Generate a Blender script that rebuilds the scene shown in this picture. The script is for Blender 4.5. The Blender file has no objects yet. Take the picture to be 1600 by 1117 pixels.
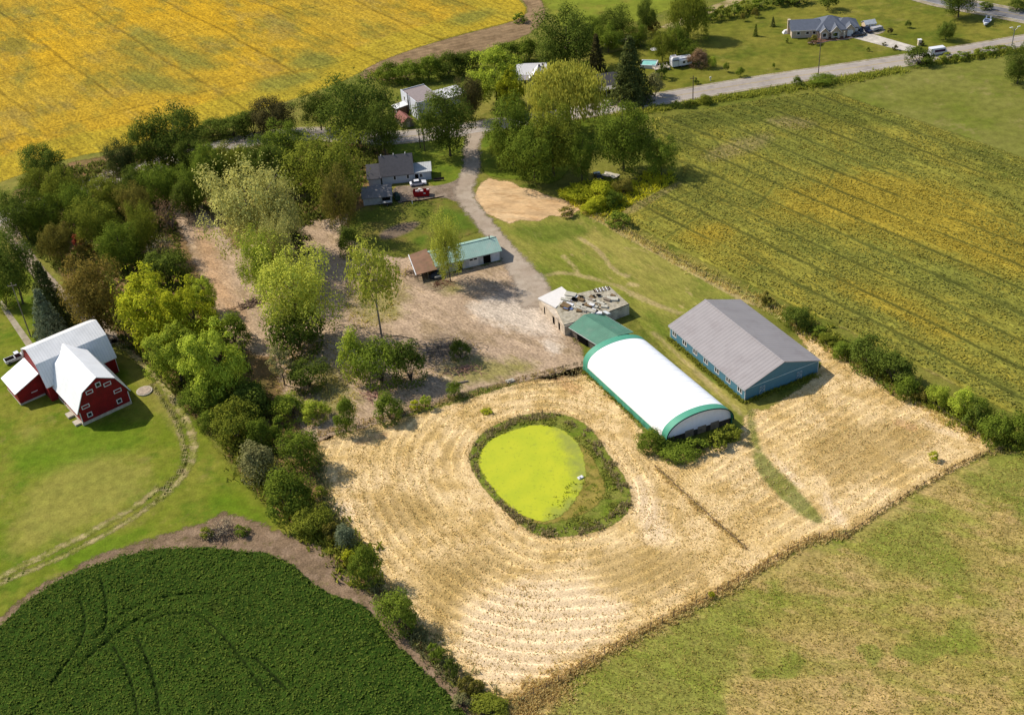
import bpy, bmesh, math, random
import numpy as np
from mathutils import Vector, Matrix
random.seed(7)
sc = bpy.context.scene
COL = sc.collection
R = math.radians
# ------------------------------------------------------------------ camera
W0, H0, FPX = 1600.0, 1117.0, 1856.71
PITCH, ROLL, CH = 0.611777, -0.084724, 150.0
CX, CY = 800.0, 558.5
Fv = np.array([0, math.cos(PITCH), -math.sin(PITCH)])
U0 = np.array([0, math.sin(PITCH), math.cos(PITCH)])
R0 = np.array([1.0, 0, 0])
Rv = math.cos(ROLL) * R0 + math.sin(ROLL) * U0
Uv = -math.sin(ROLL) * R0 + math.cos(ROLL) * U0
cam = bpy.data.cameras.new('camera'); co = bpy.data.objects.new('camera', cam); COL.objects.link(co)
m = Matrix.Identity(4)
for i in range(3):
    m[i][0] = Rv[i]; m[i][1] = Uv[i]; m[i][2] = -Fv[i]
m[2][3] = CH
co.matrix_world = m
cam.sensor_width = 36; cam.lens = FPX / W0 * 36; cam.clip_end = 5000; cam.clip_start = 1
sc.camera = co

def G(x, y, h=0.0):
    "point at height h above the ground that the surveyed photo point (x, y) lies on"
    d = Fv * FPX + Rv * (x - CX) - Uv * (y - CY)
    t = (h - CH) / d[2]
    return np.array([d[0] * t, d[1] * t, h])
def PX(P):
    d = np.asarray(P, float) - np.array([0, 0, CH])
    z = d @ Fv
    return CX + FPX * (d @ Rv) / z, CY - FPX * (d @ Uv) / z, z / FPX     # x, y, metres per px
def PL(pts): return np.array([G(*p)[:2] for p in pts])
def chaikin(P, n=2, closed=True):
    P = np.asarray(P, float)
    for _ in range(n):
        if closed:
            Q = np.roll(P, -1, 0)
            P = np.stack([.75 * P + .25 * Q, .25 * P + .75 * Q], 1).reshape(-1, 2)
        else:
            Q = np.stack([.75 * P[:-1] + .25 * P[1:], .25 * P[:-1] + .75 * P[1:]], 1).reshape(-1, 2)
            P = np.vstack([P[:1], Q, P[-1:]])
    return P
def segdist(X, P, closed):
    A = P; B = np.roll(P, -1, 0)
    if not closed: A, B = P[:-1], P[1:]
    best = np.full(len(X), 1e18)
    for a, b in zip(A, B):
        d = b - a; L = d @ d + 1e-12
        t = np.clip(((X - a) @ d) / L, 0, 1)
        q = X - a - t[:, None] * d
        best = np.minimum(best, (q * q).sum(1))
    return np.sqrt(best)
def inside(X, P):
    r = np.zeros(len(X), bool); B = np.roll(P, -1, 0)
    for a, b in zip(P, B):
        c = ((a[1] > X[:, 1]) != (b[1] > X[:, 1]))
        if abs(b[1] - a[1]) < 1e-12: continue
        xi = (b[0] - a[0]) * (X[:, 1] - a[1]) / (b[1] - a[1]) + a[0]
        r ^= c & (X[:, 0] < xi)
    return r
def sdf(X, P):
    d = segdist(X, P, True); return np.where(inside(X, P), d, -d)
def vnoise(X, scale, seed=0, octs=3):
    rng = np.random.RandomState(seed); out = 0; amp = 1; tot = 0
    for o in range(octs):
        T = rng.rand(256, 256); p = X / scale * 2 ** o + 37.3
        i = np.floor(p).astype(int); f = p - i; f = f * f * (3 - 2 * f)
        g = lambda a, b: T[(i[:, 0] + a) % 256, (i[:, 1] + b) % 256]
        v = (g(0, 0) * (1 - f[:, 0]) + g(1, 0) * f[:, 0]) * (1 - f[:, 1]) + (g(0, 1) * (1 - f[:, 0]) + g(1, 1) * f[:, 0]) * f[:, 1]
        out = out + amp * v; tot += amp; amp *= .5
    return out / tot
# ------------------------------------------------------------------ tags
def tag(o, label, cat, group=None):
    o['label'] = label; o['category'] = cat
    if group: o['group'] = group
    return o
def thing(name, label, cat, loc, rz=0.0, group=None):
    o = bpy.data.objects.new(name, None); COL.objects.link(o)
    o.empty_display_size = .3
    o.location = (loc[0], loc[1], loc[2] if len(loc) > 2 else 0); o.rotation_euler = (0, 0, rz)
    return tag(o, label, cat, group)
def link(name, me, parent=None, kind=None):
    o = bpy.data.objects.new(name, me); COL.objects.link(o)
    if parent: o.parent = parent
    if kind: o['kind'] = kind
    return o
def npmesh(name, V, Fq, mats=(), smooth=False, tri=False):
    me = bpy.data.meshes.new(name); V = np.asarray(V, np.float32); Fq = np.asarray(Fq, np.int32)
    k = Fq.shape[1]
    me.vertices.add(len(V)); me.vertices.foreach_set('co', V.ravel())
    me.loops.add(Fq.size); me.loops.foreach_set('vertex_index', Fq.ravel())
    me.polygons.add(len(Fq)); me.polygons.foreach_set('loop_start', np.arange(0, Fq.size, k, dtype=np.int32))
    me.polygons.foreach_set('loop_total', np.full(len(Fq), k, np.int32))
    if smooth: me.polygons.foreach_set('use_smooth', np.ones(len(Fq), bool))
    me.update(calc_edges=True); me.validate()
    for mt in mats: me.materials.append(mt)
    return me
class MB:
    "collects shapes and links them as one mesh object"
    def __init__(s): s.v = []; s.f = []; s.m = []
    def add(s, V, F, m=0):
        b = len(s.v); s.v += [tuple(map(float, q)) for q in V]
        for q in F: s.f.append([b + i for i in q]); s.m.append(m)
        return s
    def box(s, x0, y0, z0, x1, y1, z1, m=0):
        V = [(x0, y0, z0), (x1, y0, z0), (x1, y1, z0), (x0, y1, z0), (x0, y0, z1), (x1, y0, z1), (x1, y1, z1), (x0, y1, z1)]
        return s.add(V, [(0, 3, 2, 1), (4, 5, 6, 7), (0, 1, 5, 4), (1, 2, 6, 5), (2, 3, 7, 6), (3, 0, 4, 7)], m)
    def prism(s, prof, y0, y1, m=0):
        "profile (x, z) extruded along y"
        n = len(prof); V = [(x, y0, z) for x, z in prof] + [(x, y1, z) for x, z in prof]
        F = [tuple(range(n)), tuple(range(2 * n - 1, n - 1, -1))] + [(i, i + n, (i + 1) % n + n, (i + 1) % n) for i in range(n)]
        return s.add(V, F, m)
    def poly(s, pts, z0, z1, m=0):
        n = len(pts); V = [(x, y, z0) for x, y in pts] + [(x, y, z1) for x, y in pts]
        F = [tuple(range(n - 1, -1, -1)), tuple(range(n, 2 * n))] + [(i, (i + 1) % n, (i + 1) % n + n, i + n) for i in range(n)]
        return s.add(V, F, m)
    def shell(s, pl, y0, y1, th, m=0):
        "open polyline (x, z) with thickness, extruded along y: a roof"
        pl = np.asarray(pl, float); n = len(pl); t = np.zeros_like(pl)
        t[1:-1] = pl[2:] - pl[:-2]; t[0] = pl[1] - pl[0]; t[-1] = pl[-1] - pl[-2]
        nn = np.stack([-t[:, 1], t[:, 0]], 1); nn /= np.linalg.norm(nn, axis=1)[:, None]
        if nn[:, 1].sum() < 0: nn = -nn
        o = pl + nn * th
        return s.prism([tuple(q) for q in pl] + [tuple(q) for q in o[::-1]], y0, y1, m)
    def slab(s, P, th, m=0):
        "four corner points, thickened downward"
        V = [tuple(q) for q in P] + [(q[0], q[1], q[2] - th) for q in P]
        return s.add(V, [(0, 1, 2, 3), (7, 6, 5, 4), (0, 4, 5, 1), (1, 5, 6, 2), (2, 6, 7, 3), (3, 7, 4, 0)], m)
    def tube(s, a, b, r0, r1=None, n=6, m=0):
        a = np.asarray(a, float); b = np.asarray(b, float); r1 = r0 if r1 is None else r1
        d = b - a; L = np.linalg.norm(d)
        if L < 1e-6: return s
        d /= L; u = np.cross(d, [0, 0, 1.0])
        if np.linalg.norm(u) < 1e-3: u = np.array([1.0, 0, 0])
        u /= np.linalg.norm(u); w = np.cross(d, u)
        V = []
        for c, r in ((a, r0), (b, r1)):
            for k in range(n):
                t = 2 * math.pi * k / n; V.append(c + r * (math.cos(t) * u + math.sin(t) * w))
        F = [tuple(range(n - 1, -1, -1)), tuple(range(n, 2 * n))] + [(k, (k + 1) % n, (k + 1) % n + n, k + n) for k in range(n)]
        return s.add(V, F, m)
    def mesh(s, name, mats):
        me = bpy.data.meshes.new(name); me.from_pydata(s.v, [], s.f)
        for q in (mats if isinstance(mats, (list, tuple)) else [mats]): me.materials.append(q)
        me.polygons.foreach_set('material_index', s.m)
        bm = bmesh.new(); bm.from_mesh(me); bmesh.ops.recalc_face_normals(bm, faces=bm.faces); bm.to_mesh(me); bm.free()
        return me
    def build(s, name, mats, parent=None, label=None):
        o = link(name, s.mesh(name, mats), parent)
        if label: o['label'] = label
        return o
# ------------------------------------------------------------------ materials
def lin(c):
    c = c / 255.0
    return c / 12.92 if c <= .04045 else ((c + .055) / 1.055) ** 2.4
KALB = 0.62
def S(r, g, b, k=None):
    k = KALB if k is None else k
    return (lin(r) * k, lin(g) * k, lin(b) * k, 1)
class NB:
    def __init__(s, name):
        s.mat = bpy.data.materials.new(name); s.mat.use_nodes = True
        s.t = s.mat.node_tree; s.t.nodes.clear()
        s.out = s.n('ShaderNodeOutputMaterial')
    def n(s, t, **kw):
        q = s.t.nodes.new(t)
        for k, v in kw.items(): setattr(q, k, v)
        return q
    def set(s, sock, v):
        if isinstance(v, bpy.types.NodeSocket): s.t.links.new(v, sock)
        elif v is not None: sock.default_value = v
    def m(s, op, a, b=None, c=None, clamp=False):
        q = s.n('ShaderNodeMath', operation=op, use_clamp=clamp)
        s.set(q.inputs[0], a); s.set(q.inputs[1], b); s.set(q.inputs[2], c)
        return q.outputs[0]
    def v(s, op, a, b=None):
        q = s.n('ShaderNodeVectorMath', operation=op); s.set(q.inputs[0], a); s.set(q.inputs[1], b)
        return q.outputs['Value' if op in ('DOT_PRODUCT', 'LENGTH') else 'Vector']
    def noise(s, vec, scale, detail=3, rough=.55, out='Fac'):
        q = s.n('ShaderNodeTexNoise'); s.set(q.inputs['Vector'], vec)
        q.inputs['Scale'].default_value = scale; q.inputs['Detail'].default_value = detail; q.inputs['Roughness'].default_value = rough
        return q.outputs[out]
    def rng(s, x, a, b, lo=0.0, hi=1.0, smooth=False):
        q = s.n('ShaderNodeMapRange'); q.clamp = True
        if smooth: q.interpolation_type = 'SMOOTHSTEP'
        s.set(q.inputs[0], x); q.inputs[1].default_value = a; q.inputs[2].default_value = b
        q.inputs[3].default_value = lo; q.inputs[4].default_value = hi
        return q.outputs[0]
    def mix(s, f, a, b, mode='MIX'):
        q = s.n('ShaderNodeMix', data_type='RGBA', blend_type=mode)
        s.set(q.inputs[0], f); s.set(q.inputs[6], a); s.set(q.inputs[7], b)
        return q.outputs[2]
    def scalec(s, col, f):
        q = s.n('ShaderNodeVectorMath', operation='SCALE'); s.set(q.inputs[0], tuple(col)[:3] if not isinstance(col, bpy.types.NodeSocket) else col); s.set(q.inputs['Scale'], f)
        return q.outputs[0]
    def attr(s, name):
        return s.n('ShaderNodeAttribute', attribute_name=name).outputs['Fac']
    def pos(s): return s.n('ShaderNodeNewGeometry').outputs['Position']
    def rot(s, vec, ang, sx=1, sy=1):
        q = s.n('ShaderNodeMapping'); s.set(q.inputs[0], vec)
        q.inputs['Rotation'].default_value = (0, 0, ang)
        q2 = s.n('ShaderNodeMapping'); s.t.links.new(q.outputs[0], q2.inputs[0]); q2.inputs['Scale'].default_value = (sx, sy, 1)
        return q2.outputs[0]
    def bsdf(s, col, rough=.9, spec=.2, metal=0, normal=None, alpha=None, emit=None):
        q = s.n('ShaderNodeBsdfPrincipled'); s.set(q.inputs['Base Color'], col); s.set(q.inputs['Roughness'], rough)
        q.inputs['Specular IOR Level'].default_value = spec; q.inputs['Metallic'].default_value = metal
        if normal is not None: s.t.links.new(normal, q.inputs['Normal'])
        res = q.outputs[0]
        if alpha is not None:
            tr = s.n('ShaderNodeBsdfTransparent'); mx = s.n('ShaderNodeMixShader')
            s.set(mx.inputs[0], alpha); s.t.links.new(tr.outputs[0], mx.inputs[1]); s.t.links.new(res, mx.inputs[2]); res = mx.outputs[0]
        s.t.links.new(res, s.out.inputs[0]); return q
    def bump(s, h, strength=.3, dist=.2):
        q = s.n('ShaderNodeBump'); s.set(q.inputs['Height'], h); q.inputs['Strength'].default_value = strength; q.inputs['Distance'].default_value = dist
        return q.outputs[0]
def gmat(name, A, B, big=40., C=None, cmid=6., cthr=(.5, .62), camt=.8, D=None, dmid=2., dthr=(.58, .68), damt=.7, fine=.35, amp=(.6, 1.35),
         stretch=None, sfac=5., rows=None, swath=None, trams=(), masks=(), edge=None, bump=.5, mot=(.8, 1.2)):
    "ground cover: two broad tones, clumps, fine flecks, tilled rows, worn patches; ragged edge where the cover thins out"
    b = NB(name); P = b.pos()
    PS = P if stretch is None else b.rot(P, -stretch, .45, 1)
    n1 = b.noise(PS, 1 / big, 4, .6)
    col = b.mix(b.rng(n1, .38, .62), A, B)
    if C is not None: col = b.mix(b.m('MULTIPLY', b.rng(b.noise(PS, 1 / cmid, 4, .65), *cthr), camt), col, C)
    if D is not None: col = b.mix(b.m('MULTIPLY', b.rng(b.noise(b.v('ADD', PS, (91, 17, 3)), 1 / dmid, 4, .7), *dthr), damt), col, D)
    for (a, mc, amt, nz) in masks:
        f = b.attr(a)
        if nz: f = b.m('ADD', f, b.m('MULTIPLY', b.m('SUBTRACT', b.noise(PS, .3, 6, .78), .5), nz))
        f = b.m('MULTIPLY', b.rng(f, .3, .75), amt)
        col = b.mix(f, col, mc)
    vec = P if stretch is None else b.rot(P, -stretch, 1 / sfac, 1)
    nf = b.noise(vec, 1 / fine, 4, .7)
    nm = b.noise(b.v('ADD', vec, (13, 71, 5)), 1 / (fine * 4.5), 3, .6)
    mul = b.m('MULTIPLY', b.rng(nf, .3, .7, amp[0], amp[1]), b.rng(nm, .3, .7, mot[0], mot[1]))
    hgt = nf
    if rows or swath:
        if rows: ang, sp, ra = rows; u = b.v('DOT_PRODUCT', P, (-math.sin(ang), math.cos(ang), 0))
        else: sp, ra = swath; u = b.attr('swath')
        u = b.m('ADD', u, b.m('MULTIPLY', b.noise(P, .1, 3), sp * (.7 if swath else 1.2)))
        if swath:
            w = b.m('ABSOLUTE', b.m('SUBTRACT', b.m('FRACT', b.m('DIVIDE', u, sp)), .5))
            w = b.m('SUBTRACT', b.rng(w, .36, .47), b.rng(w, .3, .1, 0, .5))
        else: w = b.m('SINE', b.m('MULTIPLY', u, 2 * math.pi / sp))
        w = b.m('MULTIPLY', w, b.rng(b.noise(P, .05, 4, .65), .36, .56, .15, 1.0))
        mul = b.m('MULTIPLY', mul, b.m('ADD', b.m('MULTIPLY', w, ra), 1.0))
    for (ang, sp, wd, dk, off) in trams:
        u = b.m('ADD', b.v('DOT_PRODUCT', P, (-math.sin(ang), math.cos(ang), 0)), off)
        u = b.m('ADD', u, b.m('MULTIPLY', b.noise(P, .016, 3), 9.0))
        fr = b.m('ABSOLUTE', b.m('SUBTRACT', b.m('FRACT', b.m('DIVIDE', u, sp)), .5))
        t = b.rng(fr, wd / sp * .4, wd / sp, dk, 1.0, True)
        t = b.m('MAXIMUM', t, b.rng(b.noise(b.v('ADD', PS, (off * 7, 3, 1)), .06, 5, .75), .47, .66, dk, 1.0))
        mul = b.m('MULTIPLY', mul, t)
    col = b.scalec(col, mul)
    al = None
    if edge is not None:
        e = b.m('ADD', b.attr('sd'), b.m('MULTIPLY', b.m('SUBTRACT', b.noise(P, 1 / max(edge[0] * 1.2, .5), 5, .75), .5), edge[0] * 2.4))
        al = b.rng(e, -edge[1], edge[1], 0, 1, True)
    nrm = b.bump(hgt, bump, .25) if bump else None
    b.bsdf(col, .95, .05, 0, nrm, al)
    return b.mat
def pmat(name, col, rough=.7, spec=.3, metal=0, var=.18, vs=1.2, dirt=None, ribs=None, streak=False):
    "painted or raw building surface with slight weathering; ribs = (axis, pitch) for ribbed sheet metal"
    b = NB(name); T = b.n('ShaderNodeTexCoord').outputs['Object']
    n = b.noise(T, vs, 4, .6)
    c = b.scalec(col, b.rng(n, .3, .7, 1 - var, 1 + var))
    if dirt is not None: c = b.mix(b.rng(b.noise(T, vs * .7, 5, .7), .52, .7, 0, .75), c, dirt)
    nrm = None
    if ribs:
        sx = b.n('ShaderNodeSeparateXYZ'); b.t.links.new(T, sx.inputs[0])
        w = b.m('FRACT', b.m('DIVIDE', sx.outputs[ribs[0]], ribs[1]))
        w = b.rng(b.m('ABSOLUTE', b.m('SUBTRACT', w, .5)), .36, .46)
        nrm = b.bump(w, .6, .06)
        c = b.scalec(c, b.rng(w, 0, 1, 1.0, .88))
    b.bsdf(c, rough, spec, metal, nrm)
    return b.mat
def leafmat(name, A, B, trans=.38, var=.2):
    b = NB(name); gi = b.n('ShaderNodeNewGeometry'); oi = b.n('ShaderNodeObjectInfo')
    col = b.mix(gi.outputs['Random Per Island'], A, B)
    T = b.n('ShaderNodeTexCoord').outputs['Object']
    f = b.rng(b.noise(T, 5.5, 2, .5), .3, .7, 1 - var, 1 + var)
    f = b.m('MULTIPLY', f, b.rng(oi.outputs['Random'], 0, 1, .86, 1.14))
    col = b.scalec(col, f)
    d = b.n('ShaderNodeBsdfDiffuse'); t = b.n('ShaderNodeBsdfTranslucent'); mx = b.n('ShaderNodeMixShader')
    b.t.links.new(col, d.inputs[0]); b.t.links.new(col, t.inputs[0]); mx.inputs[0].default_value = trans
    b.t.links.new(d.outputs[0], mx.inputs[1]); b.t.links.new(t.outputs[0], mx.inputs[2]); b.t.links.new(mx.outputs[0], b.out.inputs[0])
    return b.mat
# ------------------------------------------------------------------ light
world = bpy.data.worlds.new('World'); sc.world = world; world.use_nodes = True
wt = world.node_tree; bg = wt.nodes['Background']
sky = wt.nodes.new('ShaderNodeTexSky'); sky.sky_type = 'NISHITA'; sky.sun_disc = False
SUN_EL, SH_AZ = R(44.0), R(-29.0)                     # shadows fall toward SH_AZ
sv = Vector((-math.cos(SH_AZ) * math.cos(SUN_EL), -math.sin(SH_AZ) * math.cos(SUN_EL), math.sin(SUN_EL)))
sky.sun_elevation = SUN_EL; sky.sun_rotation = math.atan2(sv.x, sv.y)
wt.links.new(sky.outputs[0], bg.inputs[0]); bg.inputs[1].default_value = 0.13
sl = bpy.data.lights.new('sun', 'SUN'); sl.energy = 4.6; sl.angle = R(.53); sl.color = (1, .93, .82)
so = bpy.data.objects.new('sun', sl); COL.objects.link(so); so.rotation_euler = sv.to_track_quat('Z', 'Y').to_euler()
so.location = (0, 200, 300)
vs = sc.view_settings; vs.view_transform = 'Standard'; vs.look = 'None'; vs.exposure = 0.30; vs.gamma = 1; vs.use_curve_mapping = False
# ------------------------------------------------------------------ ground covers
def sheet(name, P, mat, step, z, pad=2.0, attrs=None, hfn=None, smooth=True, kind='structure'):
    lo, hi = P.min(0) - pad, P.max(0) + pad
    nx, ny = int((hi[0] - lo[0]) / step) + 2, int((hi[1] - lo[1]) / step) + 2
    xs = lo[0] + np.arange(nx) * step; ys = lo[1] + np.arange(ny) * step
    X = np.stack(np.meshgrid(xs, ys, indexing='ij'), -1).reshape(-1, 2)
    sd = sdf(X, P); s2 = sd.reshape(nx, ny)
    cell = np.maximum(np.maximum(s2[:-1, :-1], s2[1:, :-1]), np.maximum(s2[:-1, 1:], s2[1:, 1:])) > -pad
    I = np.arange(nx * ny).reshape(nx, ny)
    F = np.stack([I[:-1, :-1], I[1:, :-1], I[1:, 1:], I[:-1, 1:]], -1)[cell]
    used = np.unique(F); mp = np.zeros(nx * ny, int); mp[used] = np.arange(len(used)); F = mp[F]; X = X[used]; sd = sd[used]
    Z = np.full(len(X), z) if hfn is None else z + hfn(X, sd)
    me = npmesh(name, np.column_stack([X, Z]), F, [mat], smooth)
    def at(n, v):
        a = me.attributes.new(n, 'FLOAT', 'POINT'); a.data.foreach_set('value', np.asarray(v, np.float32))
    at('sd', sd)
    for k, fn in (attrs or {}).items(): at(k, fn(X, sd))
    o = link(name, me, None, kind); return o
def lines(*defs):
    "painted wear: (points, half width m, softness m[, closed area])"
    D = [(chaikin(PL(p), 2, False) if len(p) > 2 else PL(p), w, s) for p, w, s in defs]
    def f(X, sd):
        r = np.zeros(len(X))
        for p, w, s in D: r = np.maximum(r, np.clip((w + s - segdist(X, p, False)) / (2 * s), 0, 1))
        return r
    return f
def areas(*defs):
    D = [(chaikin(PL(p), 2), s) for p, s in defs]
    def f(X, sd):
        r = np.zeros(len(X))
        for p, s in D: r = np.maximum(r, np.clip(.5 + sdf(X, p) / (2 * s), 0, 1))
        return r
    return f
def ribbon(px, w, z0=0, smooth=2):
    c = chaikin(PL(px), smooth, False)
    t = np.gradient(c, axis=0); t /= np.linalg.norm(t, axis=1)[:, None]; n = np.stack([-t[:, 1], t[:, 0]], 1)
    w = np.asarray(w if np.ndim(w) else [w] * len(c), float)
    if len(w) != len(c): w = np.interp(np.linspace(0, 1, len(c)), np.linspace(0, 1, len(w)), w)
    return np.vstack([c + n * w[:, None] / 2, (c - n * w[:, None] / 2)[::-1]])
def strip(name, px, off, w, z, mat, dash=None, parent=None):
    "painted line following a traced centre line"
    c = chaikin(PL(px), 3, False); t = np.gradient(c, axis=0); t /= np.linalg.norm(t, axis=1)[:, None]; n = np.stack([-t[:, 1], t[:, 0]], 1)
    c = c + n * off; V = []; F = []
    for i in range(len(c)): V += [(*(c[i] + n[i] * w / 2), z), (*(c[i] - n[i] * w / 2), z)]
    for i in range(len(c) - 1): F.append((2 * i, 2 * i + 1, 2 * i + 3, 2 * i + 2))
    return link(name, npmesh(name, V, F, [mat]), parent, 'structure')

GRASS_A, GRASS_B = S(118, 124, 46), S(150, 142, 66)
mg = gmat('meadow_grass', GRASS_A, GRASS_B, 45, S(98, 112, 36), 9, D=S(165, 150, 88), dmid=3, damt=.5, fine=.45, amp=(.72, 1.25), bump=.4)
V = [(-1500, 20, 0), (1500, 20, 0), (1500, 2500, 0), (-1500, 2500, 0)]
link('ground', npmesh('ground', V, [(0, 1, 2, 3)], [mg]), None, 'structure')

ROWA = R(-55.8)
# far yellow soybean field
P = chaikin(PL([(-500, 360), (-60, 305), (20, 278), (110, 245), (200, 232), (300, 202), (400, 172), (470, 152), (540, 126), (585, 100), (640, 78), (720, 54), (795, 36), (822, 24), (822, 10), (795, -12), (650, -90), (200, -190), (-700, -120)]), 1)
m_y = gmat('yellow_soybeans', S(196, 162, 50), S(216, 170, 36), 50, S(146, 136, 52), 16, cthr=(.48, .62), camt=.8, D=S(160, 140, 74), dmid=14, dthr=(.53, .66), damt=.5,
           fine=.8, amp=(.4, 1.5), stretch=ROWA, sfac=1.8, rows=(ROWA, 3.1, .09), trams=[(ROWA, 27, .8, .66, 4), (R(22), 61, .8, .72, 0)], edge=(1.0, .4),
           masks=[('hl', S(186, 165, 48), .75, .5), ('gr', S(140, 138, 56), .8, .6)])
sheet('yellow_soybean_field', P, m_y, 3.0, .02, 3, {'hl': lambda X, sd: np.clip((22 - sd) / 8, 0, 1),
      'gr': areas(([(440, 95), (500, 80), (540, 92), (500, 112), (450, 110)], 6), ([(380, 130), (470, 108), (520, 118), (420, 150)], 6), ([(690, 30), (760, 10), (780, 22), (720, 45)], 6), ([(195, 100), (270, 120), (330, 145), (280, 150), (200, 140)], 8), ([(200, 30), (330, 95), (360, 110), (300, 110), (200, 60)], 6))})
m_hb = gmat('bare_headland', S(168, 140, 104), S(150, 124, 92), 14, S(132, 108, 78), 5, fine=.5, amp=(.75, 1.2), edge=(1.2, .5), rows=(R(18), 2.6, .1))
sheet('bare_headland', chaikin(PL([(556, 122), (580, 102), (640, 79), (720, 55), (795, 37), (824, 24), (824, 8), (800, -14), (830, -22), (852, 12), (850, 34), (822, 58), (745, 82), (690, 104), (610, 128)]), 1), m_hb, 1.5, .03, 3)
m_gf = gmat('green_hayfield', S(128, 142, 42), S(142, 146, 50), 60, S(150, 140, 58), 20, fine=.8, amp=(.88, 1.12), edge=(2, .8), bump=.2, rows=(R(5), 9, .05))
sheet('hayfield', PL([(800, -60), (832, -22), (852, 8), (868, 32), (900, 60), (950, 48), (1000, 32), (1050, 14), (1110, -10), (1150, -60)]), m_gf, 4, .02, 4)
# lawns round the bungalow and pool house
m_l1 = gmat('lawn_grass', S(118, 122, 40), S(142, 136, 54), 22, S(96, 110, 32), 12, cthr=(.5, .66), camt=.8, D=S(160, 148, 78), dmid=9, dthr=(.58, .7), damt=.55, fine=.5, amp=(.82, 1.15), edge=(1.5, .6), bump=.25, rows=(R(62), 5.5, .05))
sheet('lawn', PL([(900, 100), (1000, 70), (1100, 30), (1190, 8), (1260, -20), (1440, -4), (1530, 18), (1610, 30), (1700, 50), (1620, 58), (1400, 92), (1200, 118), (1040, 146), (940, 164), (880, 150)]), m_l1, 3, .02, 3)
# right-hand soybean field
m_s = gmat('turning_soybeans', S(134, 134, 56, .7), S(152, 144, 58, .7), 26, S(168, 152, 58, .7), 9, cthr=(.5, .62), camt=.6, D=S(104, 110, 46), dmid=5, dthr=(.52, .64), damt=.7,
           fine=.5, amp=(.5, 1.5), stretch=ROWA, sfac=3, rows=(ROWA, 2.6, .13), edge=(.9, .3), bump=.8,
           masks=[('gold', S(190, 156, 48), .5, 1.6), ('dark', S(100, 108, 42), .65, 1.2), ('bare', S(158, 140, 92), .7, .9), ('turn', S(82, 88, 36), .7, .4), ('rut', S(80, 84, 36), .75, .3)])
soyP = chaikin(PL([(1012, 186), (1060, 179), (1150, 163), (1240, 149), (1300, 141), (1322, 153), (1400, 178), (1480, 206), (1600, 250), (1900, 350), (1900, 780), (1640, 672), (1545, 628), (1440, 575), (1300, 505), (1240, 478), (1100, 410), (960, 337), (1000, 312), (1062, 282), (1072, 262), (1040, 230)]), 1)
TURN = lines(([(1090, 195), (1130, 235), (1140, 270), (1110, 310), (1020, 345)], .35, .5), ([(1070, 200), (1105, 240), (1112, 272), (1085, 305), (1000, 335)], .35, .5), ([(1140, 190), (1175, 240), (1165, 290), (1100, 335), (1040, 375)], .35, .5), ([(1030, 196), (1150, 177), (1290, 153)], .35, .5), ([(1045, 206), (1160, 187), (1300, 164)], .35, .5), ([(1060, 218), (1170, 199), (1240, 188)], .35, .5), ([(1180, 215), (1215, 262), (1210, 300), (1150, 350)], .3, .5), ([(1245, 300), (1262, 325), (1290, 300), (1305, 265)], .3, .4))
GOLD = areas(([(1180, 330), (1300, 270), (1420, 270), (1560, 330), (1640, 400), (1600, 440), (1450, 390), (1300, 350)], 9), ([(1060, 370), (1120, 345), (1160, 365), (1110, 390)], 4), ([(1300, 430), (1420, 470), (1520, 540), (1450, 530), (1340, 470)], 6), ([(1380, 300), (1500, 320), (1620, 380), (1640, 430), (1500, 360)], 5))
def soy_lines(X):
    u = X @ np.array([-math.sin(ROWA), math.cos(ROWA)]) + 3 * (vnoise(X, 60, 21) - .5)
    k = np.clip((vnoise(X, 30, 22) - .25) * 4, .1, 1)
    t = np.clip((np.abs(np.mod(u / 8.5, 1) - .5) * 8.5 - 3.45) / .5, 0, 1) * k
    t2 = np.clip((np.abs(np.mod((u + 2.6) / 8.5, 1) - .5) * 8.5 - 3.75) / .4, 0, 1) * np.clip((vnoise(X, 26, 31) - .4) * 5, 0, 1) * .8
    return np.maximum(t, t2)
sheet('soybean_field', soyP, m_s, .62, .03, 2, {
    'rut': lambda X, sd: soy_lines(X),
    'turn': TURN,
    'gold': GOLD,
    'dark': areas(([(1012, 188), (1150, 165), (1290, 143), (1320, 160), (1430, 200), (1300, 200), (1200, 190), (1080, 205), (1090, 260), (1060, 240)], 5), ([(1480, 215), (1620, 260), (1700, 320), (1560, 290)], 6)),
    'bare': areas(([(962, 336), (1002, 311), (1060, 286), (1066, 292), (1020, 318), (985, 340)], 1.2), ([(1300, 506), (1340, 522), (1345, 536), (1316, 522)], 1), ([(1440, 572), (1500, 605), (1560, 648), (1545, 655), (1480, 615), (1435, 590)], 1.2), ([(1190, 188), (1240, 182), (1285, 196), (1240, 210)], 3), ([(1090, 240), (1200, 205), (1210, 225), (1120, 262)], 4))},
    lambda X, sd: np.clip(sd / 1.2, 0, 1) * (.35 + .3 * vnoise(X, 1.6, 3, 2)))
m_rg = gmat('rough_pasture', S(140, 138, 66), S(128, 130, 54), 26, S(116, 128, 40), 18, camt=.6, D=S(164, 148, 92), dmid=7, damt=.5, fine=.6, amp=(.84, 1.14), edge=(1.2, .5), bump=.3)
sheet('grass_field', chaikin(PL([(1305, 139), (1420, 109), (1480, 99), (1600, 83), (1900, 30), (1900, 350), (1600, 248), (1480, 204), (1400, 177), (1322, 152)]), 1), m_rg, 3, .02, 3)
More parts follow.
